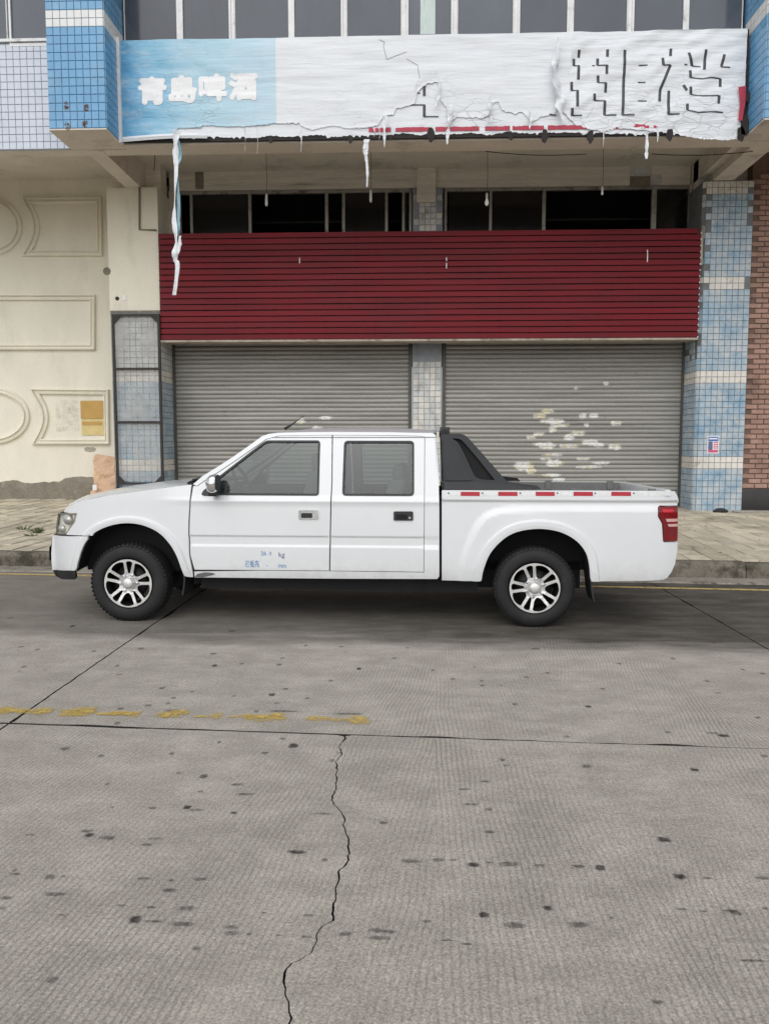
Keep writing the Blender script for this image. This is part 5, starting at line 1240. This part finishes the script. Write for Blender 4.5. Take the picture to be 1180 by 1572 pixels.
# --- interior
rbox('dashboard', T(330, 760)[0], T(366, 760)[0], .09, WD - .09, .72, T(340, 757)[1], .05, M['dash'], truck, True)
for (px, row) in ((425, 0), (555, 1)):
    for y in (.16, WD - .16 - .56):
        u = T(px, 760)[0]; s = rbox('seat', u - .30, u + .22, y, y + .56, .62, .80, .06, M['seat'], truck, True)
        b = rbox('seat_back', u + .08, u + .24, y + .03, y + .53, .74, 1.30 if row == 0 else 1.22, .05, M['seat'], s, True)
        bm = bmesh.new(); bm.from_mesh(b.data)
        for q in bm.verts: q.co.x += (q.co.z - .74) * .28
        bm.to_mesh(b.data); bm.free()
        h = rbox('headrest', u + .235, u + .335, y + .15, y + .41, 1.27 if row == 0 else 1.19, 1.44 if row == 0 else 1.34, .04, M['seat'], s, True)
sw = MB(); cu, cw = T(352, 738)[0], T(352, 746)[1]
n, m = 28, 8; v = []
for i in range(n):
    a = 2 * math.pi * i / n
    for j in range(m):
        b_ = 2 * math.pi * j / m; r = .185 + .015 * math.cos(b_); lx = .015 * math.sin(b_)
        p = Vector((lx, r * math.cos(a), r * math.sin(a))); p.rotate(Matrix.Rotation(math.radians(-25), 3, 'Y')); v.append((cu + p.x, .45 + p.y, cw + p.z))
swo = mk('steering_wheel', v, [(i * m + j, ((i + 1) % n) * m + j, ((i + 1) % n) * m + (j + 1) % m, i * m + (j + 1) % m) for i in range(n) for j in range(m)], M['blackpl'], truck, smooth=True, local=True)
MB().tube([(cu - .28, .45, cw - .13), (cu - .01, .45, cw - .005)], .035, 8).build('column', M['blackpl'], swo, local=True)
MB().bar((cu, .28, cw), (cu, .62, cw), .05, .03).build('spoke', M['blackpl'], swo, local=True)
rbox('floor_pan', T(300, 800)[0], ub - .03, .08, WD - .08, .40, .46, .01, M['deep'], truck, True)
MB().box(T(412, 700)[0], ub - .03, .14, WD - .14, zr - .035, zr - .03).build('headliner', M['headliner'], truck, local=True)
# --- mirrors, aerial
for s in (0, 1):
    fl = lambda y: y if s == 0 else WD - y
    u0, w0 = T(326, 742); r = []
    v = []; n = 14
    secs = [(T(334, 742, -.1)[0], .13, .095), (T(331, 742, -.1)[0], .155, .105), (T(325, 742, -.1)[0], .15, .10), (T(320, 743, -.1)[0], .115, .08), (T(317, 745, -.1)[0], .05, .03)]
    wc = T(326, 741, -.1)[1]
    for k, (uu, hh_, dd) in enumerate(secs):
        for i in range(n):
            a = 2 * math.pi * i / n; ex = math.copysign(abs(math.cos(a)) ** .6, math.cos(a)); ez = math.copysign(abs(math.sin(a)) ** .6, math.sin(a))
            v.append((uu - .01 * ez * k * .2, fl(-.10 + ex * dd * .9), wc + ez * hh_ / 2 + .004 * k * -1.5))
    f = [(k * n + i, k * n + (i + 1) % n, (k + 1) * n + (i + 1) % n, (k + 1) * n + i) for k in range(len(secs) - 1) for i in range(n)] + [tuple(range((len(secs) - 1) * n, len(secs) * n))]
    mo = fixn(mk('side_mirror', v, f, M['chrome'], truck, smooth=True, local=True))
    mk('mirror_glass', [v[i] for i in range(n)], [tuple(range(n))], M['panedark'], mo, local=True)
    mo2 = rbox('mirror_foot', T(322, 755, -.06)[0], T(335, 755, -.06)[0], min(fl(-.12), fl(.03)), max(fl(-.12), fl(.03)), T(330, 761, -.03)[1], T(330, 750, -.05)[1], .012, M['blackpl'], mo, True)
skin('mirror_base', roundpoly(TP([(309, 759), (312, 753), (320, 747), (337, 731.5), (337.5, 761), (313, 761)]), .015), mat='blackpl', step=.03, off=-.008, lip=.02)
a = T(437, 662, .3); MB().tube([(a[0], .3, a[1] + .02), (a[0] + .05, .3, a[1] + .05), (a[0] + .10, .3, a[1] + .085), (a[0] + .17, .3, a[1] + .135)], [.014, .009, .005, .003], 8).build('aerial', M['blackpl'], truck, smooth=True, local=True)
# --- bed
bedo = TP([(678, 753), (760, 753), (900, 753.3), (1035, 754), (1039, 760), (1041.5, 771), (1039.5, 773), (1039.5, 776)] + [(1012, 776), (1009.4, 779), (1009.4, 793), (1015.6, 804), (1017.4, 831), (1019, 832.5), (1040, 832.5)] + [(1039.5, 845), (1036, 866), (1030, 879), (1024, 887), (1018, 890), (1000, 891.5), (907.5, 893)])
bedo = bedo + archR[::-1][1:-1] + TP([(738, 892.5), (700, 891.5), (678, 891)])
bext = arR_rings + rows([wrail - .02, wrail - .010, wrail - .004, wrail + .002, wrail + .008, wrail + .014, wrail + .022], UBED0, UEND, .02)
beds = skin('bed_side', bedo, mat='paint', step=.026, extra=bext)
tl = roundpoly(TP([(1012.5, 777.5), (1039, 777.5), (1040, 800), (1039.5, 830.5), (1018.6, 830.5), (1017, 803.5), (1010.6, 792.5), (1010.6, 779)]), .01)
tls = skin('tail_light', tl, mat='redlens', step=.02, off=-.006, lip=.03)
skin('brake_lens', roundpoly(TP([(1016, 781), (1033, 781.5), (1033, 787), (1017, 787)]), .006), mat='redlens2', step=.02, off=-.008, lip=.004, parent=tls)
for y0, y1, xx0 in ((796.5, 801, 1021), (804.5, 808.5, 1024)):
    skin('clear_lens', TP([(xx0, y0), (1039.8, y0 - .5), (1039.8, y1 - .5), (xx0 + 2, y1)]), mat='clearlens', step=.02, off=-.008, lip=.004, parent=tls)
for x0, x1 in ((707, 736), (764.5, 794), (822, 851), (880, 909.5), (938, 968)):
    skin('red_reflector', TP([(x0, 754.9), (x1, 755.1), (x1, 761.4), (x0, 761.2)]), mat='refl_red', step=.05, off=-.003, lip=.002, parent=beds)
for x0, x1 in ((685, 706), (737, 764), (795, 821), (852, 879), (910, 937), (969, 1025)):
    skin('white_reflector', TP([(x0, 755.3), (x1, 755.5), (x1, 761.2), (x0, 761)]), mat='refl_white', step=.05, off=-.002, lip=.002, parent=beds)
    skin('tape_mark', TP([(x0 + 2, 756), (x0 + 4.5, 756), (x0 + 4.5, 758), (x0 + 2, 758)]), mat='dash', step=.05, off=-.004, lip=.001, parent=beds)
wtop = T(850, 753)[1]; ue = UEND - .035
mb = MB()
for s in (0, 1):
    y0, y1 = (.018, .085) if s == 0 else (WD - .085, WD - .018)
    MB().box(UBED0 + .01, ue - .03, y0, y1, wtop - .04, wtop - .002).build('bed_rail', M['paint'], truck, local=True)
    MB().box(UBED0 + .02, ue - .06, *((.086, .10) if s == 0 else (WD - .10, WD - .086)), .845, wtop - .006).build('bed_wall', M['liner'], truck, local=True)
    MB().box(UBED0 + .02, ue - .06, *((.086, .44) if s == 0 else (WD - .44, WD - .086)), .832, .844).build('bed_ledge', M['liner'], truck, local=True)
    MB().box(UBED0 + .02, ue - .06, *((.43, .44) if s == 0 else (WD - .44, WD - .43)), .60, .831).build('bed_wall', M['liner'], truck, local=True)
    for px in (880, 1000):
        u = T(px, 760)[0]; y = .10 if s == 0 else WD - .115
        MB().box(u, u + .06, y, y + .015, wtop - .08, wtop + .012).build('tie_hook', M['liner'], truck, local=True)
MB().box(UBED0 + .01, UBED0 + .05, .087, WD - .087, .60, wtop - .01).build('bed_bulkhead', M['liner'], truck, local=True)
MB().box(UBED0 + .02, ue - .06, .43, WD - .43, .56, .60).build('bed_floor', M['liner'], truck, local=True)
tg = rbox('tailgate', ue - .055, ue + .0, .085, WD - .085, .50, wtop + .004, .012, M['paint'], truck, True)
rbox('tailgate_handle', ue - .002, ue + .012, WD / 2 - .12, WD / 2 + .12, .92, 1.0, .006, M['blackpl'], tg, True)
e = edge3(TP([(1040, 833), (1039.5, 845), (1036, 866), (1030, 879), (1024, 887)])); loft([(u - .002, y, w) for u, y, w in e], 'rear_bumper', 'paint', -.03)
# black gap between cab and bed
MB().box(UCAB1 + .0, UBED0 + .012, .035, WD - .035, .45, WBELT + .02).build('cab_gap', M['deep'], truck, local=True)
# --- sports bar
def wing_v(P): return .045 + .16 * np.clip(P[:, 1] - wtop, 0, 2)
def wing(name, outl, holes=(), off=0.0, th=.06, mat='satin', parent=None):
    res = []
    for s in (0, 1):
        V, TT, outs = cdt(outl, holes, .05); y = wing_v(V) + off; sg = 1 if s == 0 else -1
        f0 = (lambda q: q) if s == 0 else (lambda q: WD - q); v = [(V[i, 0], f0(y[i]), V[i, 1]) for i in range(len(V))]; n0 = len(v)
        v += [(V[i, 0], f0(y[i] + th), V[i, 1]) for i in range(len(V))]; f = [tuple(t) for t in TT] + [tuple(q + n0 for q in t[::-1]) for t in TT]
        for o in outs:
            b = wing_v(np.array(o)) + off; n = len(v); k = len(o)
            v += [(p[0], f0(b[i]), p[1]) for i, p in enumerate(o)] + [(p[0], f0(b[i] + th), p[1]) for i, p in enumerate(o)]
            f += [(n + i, n + k + i, n + k + (i + 1) % k, n + (i + 1) % k) for i in range(k)]
        res.append(fixn(mk(name, v, f, M[mat], parent[s] if parent else truck, local=True)))
    return res
def W_(pts): 
    out = []
    for px, py in pts:
        v = .1
        for _ in range(4): u, w = T(px, py, v); v = .045 + .16 * max(0, w - wtop)
        out.append(T(px, py, v))
    return out
bar_out = smoothpoly(W_([(676.5, 666.5), (692, 665.8), (706, 666), (714, 668.5), (722, 676), (740, 696), (770, 730), (778, 738), (790, 741.5), (825, 746)]), k=3) + W_([(831, 751.5), (681, 751.5), (679, 720)])
hole = roundpoly(W_([(692, 672.5), (706, 673.5), (712, 679), (735, 706), (760, 737.5), (738, 736), (729, 732), (722, 718), (710, 692), (702, 678)]), .02)
ws_ = wing('sports_bar_wing', bar_out, [hole])
wing('wing_recess', hole, off=.035, th=.012, mat='deep', parent=ws_)
wing('wing_panel', roundpoly(W_([(679.5, 673), (694, 675), (703, 690), (716, 719), (725, 736), (720, 737.5), (683, 737.5)]), .02), off=-.012, th=.014, mat='satin', parent=ws_)
wing('wing_base', roundpoly(W_([(682, 739.5), (726, 739.5), (790, 744.5), (822, 749.5), (815, 751.2), (682, 751.2)]), .012), off=-.010, th=.012, mat='blackpl', parent=ws_)
(ua, wa), (ub2, wb2) = W_([(678, 667)])[0], W_([(711, 676)])[0]
ya = .045 + .16 * (wa - wtop) + .05
rbox('sports_bar_hoop', ua, ub2, ya, WD - ya, wb2, wa, .02, M['satin'], truck, True)
(uc, wc_), (ud, wd_) = W_([(675, 664.5)])[0], W_([(690, 655.5)])[0]
lb = rbox('light_bar_bracket', uc, ud, ya - .04, ya + .01, wc_ - .01, wd_, .004, M['blackpl'], truck, True)
rbox('light_bar_bracket', uc, ud, WD - ya - .01, WD - ya + .04, wc_ - .01, wd_, .004, M['blackpl'], truck, True)
MB().lathe([(.012, -.004), (.012, .004)], ((uc + ud) / 2, ya - .044, (wc_ + wd_) / 2), 12, 'y').build('bolt', M['steel'], lb, local=True)
rbox('light_bar', uc + .01, ud - .01, ya + .011, WD - ya - .011, wc_ + .002, wd_ - .008, .012, M['blackpl'], truck, True)
# --- underbody
MB().box(T(300, 880)[0], T(735, 880)[0], .16, WD - .16, .27, .43).build('sill_frame', M['deep'], truck, local=True)
MB().box(UF + .25, T(905, 880)[0], .42, WD - .42, .26, .50).build('chassis', M['deep'], truck, local=True)
MB().box(T(300, 880)[0], T(735, 880)[0], .10, WD - .10, .43, .47).build('under_floor', M['deep'], truck, local=True)
MB().box(UF + .18, T(300, 880)[0], .30, WD - .30, .40, .80).build('engine_bay', M['deep'], truck, local=True)
for px0, px1 in ((320, 350), (430, 437), (712, 730)):
    MB().box(T(px0, 890)[0], T(px1, 890)[0], .12, .3, .36, .44).build('floor_bracket', M['deep'], truck, local=True)
MB().tube([(T(600, 880)[0], .5, .30), (T(760, 880)[0], .5, .31)], .05, 10).build('exhaust_pipe', M['deep'], truck, local=True)
for uc_ in (0, WB):
    MB().tube([(uc_, .15, .33), (uc_, WD - .15, .33)], .05, 10).build('axle', M['deep'], truck, local=True)
def liner(arch, name):           # wheel housing: the arch swept inwards
    for s in (0, 1):
        v = []; f = []; pts = [(u, w + .0) for u, w in arch]; cu_ = np.mean([p[0] for p in pts])
        for u, w in pts:
            b = V1(u, w); v += [(u, (b + .012) if s == 0 else WD - b - .012, w + .002), (u + (u - cu_) * .04, .42 if s == 0 else WD - .42, w + .03)]
        f = [(2 * i, 2 * i + 2, 2 * i + 3, 2 * i + 1) for i in range(len(pts) - 1)]
        n = len(v); v += [(p[0] + (p[0] - cu_) * .04, .42 if s == 0 else WD - .42, p[1] + .03) for p in pts]; f.append(tuple(range(n, len(v))))
        mk(name, v, f, M['deep'], truck, local=True)
liner(archF, 'wheel_housing'); liner(archR, 'wheel_housing')
for s in (0, 1):                 # mud flaps
    for pts, y0 in (([(278, 872), (282, 890), (279, 914)], .06), ([(903, 862), (906, 893), (908, 912), (911, 924)], .03)):
        P = [T(*p, v=y0) for p in smoothpoly(pts, k=4)]; v = []
        for u, w in P: 
            for y in (y0, y0 + .26): v += [(u, y if s == 0 else WD - y, w), (u + .012, y if s == 0 else WD - y, w)]
        f = []
        for i in range(len(P) - 1): a, b_ = 4 * i, 4 * i + 4; f += [(a, b_, b_ + 2, a + 2), (a + 1, a + 3, b_ + 3, b_ + 1), (a, a + 1, b_ + 1, b_), (a + 2, b_ + 2, b_ + 3, a + 3)]
        fixn(mk('mud_flap', v, f, M['blackpl'], truck, local=True))
# --- wheels
TR = .333; RR = .212
def wheel_meshes():
    tyre = MB(); prof = [(RR - .012, .20), (RR + .006, .006), (RR + .03, -.004), (RR + .06, -.006), (RR + .085, .0), (TR - .02, .012), (TR - .006, .026), (TR, .045), (TR, .18), (TR - .006, .199), (TR - .03, .215), (RR + .02, .22), (RR - .012, .20)]
    tyre.lathe(prof, (0, 0, 0), 72, 'y', cap=False)
    for i in range(6):     # sidewall ribs
        pass
    tread = MB()
    for i in range(56):
        a = 2 * math.pi * i / 56; da = .030; 
        for y0, y1, sh in ((.020, .062, 0), (.072, .108, .5), (.118, .154, 0), (.164, .207, .5)):
            aa = a + sh * 2 * math.pi / 56; v = []
            for r, dy in ((TR - .012 if y0 < .03 else TR - .004, 0), (TR + .002, .006 if y0 < .03 else 0)):
                for ang_ in (aa - da, aa + da):
                    for y in ((y0 - (.012 if (r < TR - .01) else 0), y1)): v.append((r * math.cos(ang_), y, r * math.sin(ang_)))
            tread.add(v, [(0, 2, 3, 1), (4, 5, 7, 6), (0, 1, 5, 4), (2, 6, 7, 3), (0, 4, 6, 2), (1, 3, 7, 5)])
    circ = lambda r, n=60: [(r * math.cos(2 * math.pi * k / n), r * math.sin(2 * math.pi * k / n)) for k in range(n)]
    holes = []
    for i in range(5):
        a0 = math.radians(72 * i + 90 + 8)
        pol = lambda r, a: (r * math.cos(a), r * math.sin(a))
        big = [(.098, -.13), (.105, .13), (.105, .0), ]
        A_ = a0 + math.radians(36 + 0)
        holes.append(smoothpoly([pol(.084, A_ + .0), pol(.100, A_ - .24), pol(.150, A_ - .32), pol(.187, A_ - .315), pol(.197, A_), pol(.187, A_ + .315), pol(.150, A_ + .32), pol(.100, A_ + .24)], True, 4))
        holes.append(roundpoly([pol(.086, a0 - .10), pol(.188, a0 - .155), pol(.195, a0), pol(.188, a0 + .155), pol(.086, a0 + .10)], .012, 3))
    V, TT, outs = cdt(circ(RR - .004), holes, .03)
    def dish(P): r = np.hypot(P[:, 0], P[:, 1]); return .022 - .020 * ss(.06, .10, r) + .012 * ss(.19, .208, r) * 0 + .010 * ss(.10, .20, r) * -1
    y = dish(V); v = [(V[i, 0], y[i] + .012, V[i, 1]) for i in range(len(V))]; f = [tuple(t) for t in TT]; mi = [0] * len(f)
    for o in outs:
        n = len(v); k = len(o); b = dish(np.array(o)) + .012; v += [(p[0], b[i], p[1]) for i, p in enumerate(o)] + [(p[0] * .985, b[i] + .045, p[1] * .985) for i, p in enumerate(o)]
        f += [(n + i, n + k + i, n + k + (i + 1) % k, n + (i + 1) % k) for i in range(k)]; mi += [1] * k
    barrel = MB().lathe([(RR - .002, .006), (RR - .014, .03), (RR - .03, .09), (RR - .03, .19)], (0, 0, 0), 48, 'y', cap=False)
    barrel.lathe([(.06, .07), (.15, .072), (.15, .09), (.06, .09)], (0, 0, 0), 40, 'y', cap=True)
    cap = MB().lathe([(.050, .030), (.047, -.004), (.040, -.012), (.026, -.016), (.001, -.017)], (0, 0, 0), 28, 'y', cap=False)
    nut = MB().lathe([(.0135, .02), (.0125, -.006), (.007, -.010), (.0005, -.010)], (0, 0, 0), 6, 'y', cap=False)
    return (mesh('barrel', barrel.v, barrel.f, M['alloydark'], True), mesh('tyre', tyre.v, tyre.f, M['rubber'], True), mesh('tread', tread.v, tread.f, M['rubber']),
            mesh('rim', v, f, [M['alloy'], M['alloydark']], False, mi), mesh('hub_cap', cap.v, cap.f, M['alloy'], True), mesh('wheel_nut', nut.v, nut.f, M['chrome'], False))
WM = wheel_meshes()
for me in WM:
    bm = bmesh.new(); bm.from_mesh(me); bmesh.ops.recalc_face_normals(bm, faces=bm.faces); bm.to_mesh(me); bm.free()
for u, rot0 in ((0.0, .22), (WB, -.12)):
    for s in (0, 1):
        wo_ = D.objects.new('wheel', WM[0]); attach(wo_, truck, True)
        wo_.location = (u, .012 if s == 0 else WD - .012, TR - .002); wo_.rotation_euler = (0, rot0, 0 if s == 0 else math.pi)
        for nm, me in zip(('tyre', 'tread', 'rim', 'hub_cap'), WM[1:5]):
            o = D.objects.new(nm, me); attach(o, wo_, True)
            if nm == 'tread': tag(o, kind='stuff')
        for k in range(6):
            a = 2 * math.pi * (k + .25) / 6; o = D.objects.new('wheel_nut', WM[5]); o.location = (.074 * math.cos(a), .012, .074 * math.sin(a)); attach(o, wo_, True)

# ================================================================ small things on the pavement
def weed(px, py, h, n, label):
    c = G(px, py, .24); z = pz(c.x, c.y); o = empty('weed', (c.x, c.y, z), label, 'weed', 'weeds between the pavers')
    mb = MB()
    for k in range(n):
        a = random.uniform(0, 6.28); r = random.uniform(.02, .14); hh_ = h * random.uniform(.3, 1); d = Vector((math.cos(a), math.sin(a) * .6, 0)); b = Vector((c.x, c.y, z - .005)) + d * random.uniform(0, .08)
        tip = b + d * r + Vector((0, 0, hh_)); mid_ = b.lerp(tip, .55) + Vector((0, 0, hh_ * .2)); w = Vector((-d.y, d.x, 0)) * random.uniform(.006, .014)
        mb.add([b - w * .4, b + w * .4, mid_ + w, tip, mid_ - w], [(0, 1, 2, 3, 4)])
    mb.build('leaves', M['weed'], o)
weed(35, 816, .08, 22, 'small green weed left of the headlight between the pavers'); weed(57, 820, .10, 36, 'larger green weed beside the headlight between the pavers')
weed(50, 823, .035, 26, 'low flat weed growing in front of the two taller weeds')
mb = MB()
for k in range(60):
    x, y = random.choice(((random.uniform(3.3, 6.2)), (random.uniform(-8, -4.8)))), random.uniform(9.1, 14.2); z = pz(x, y) + .012; a = random.uniform(0, 6.28); r = random.uniform(.015, .05)
    d, e_ = Vector((math.cos(a), math.sin(a), 0)) * r, Vector((-math.sin(a), math.cos(a), 0)) * r * .4; p = Vector((x, y, z))
    mb.add([p - d, p + e_ + Vector((0, 0, .008)), p + d, p - e_ + Vector((0, 0, .004))], [(0, 1, 2, 3)])
tag(mb.build('leaf_litter', M['leaf']), 'scattered dry leaves lying on the pavement', 'leaves', kind='stuff')
c = G(1118, 784, pz(5.9, 14.2)); rbox('board', c.x - .05, c.x + .75, 14.0, 14.12, pz(6, 14) - .002, pz(6, 14) + .03, .006, M['oldalu'])
tag(D.objects['board'], 'flat grey board lying at the foot of the blue tiled column', 'board')
c = G(1104, 786, pz(5.9, 14.2)); n = 12
v = []
for j, (r, z) in enumerate(((.10, 0), (.11, .03), (.06, .07), (.01, .08))):
    for k in range(n): a = 2 * math.pi * k / n; q = 1 + .4 * nz(math.cos(a) * 2, math.sin(a) * 2, j); v.append((c.x + r * q * 1.3 * math.cos(a), 14.05 + r * q * math.sin(a) * .8, pz(5.7, 14.05) + z))
tag(mk('rubbish_bag', v, [(j * n + k, j * n + (k + 1) % n, (j + 1) * n + (k + 1) % n, (j + 1) * n + k) for j in range(3) for k in range(n)] + [tuple(range(3 * n, 4 * n))], M['blackpl']), 'small crumpled black rag at the foot of the blue column', 'rag')
print('objects', len(D.objects))
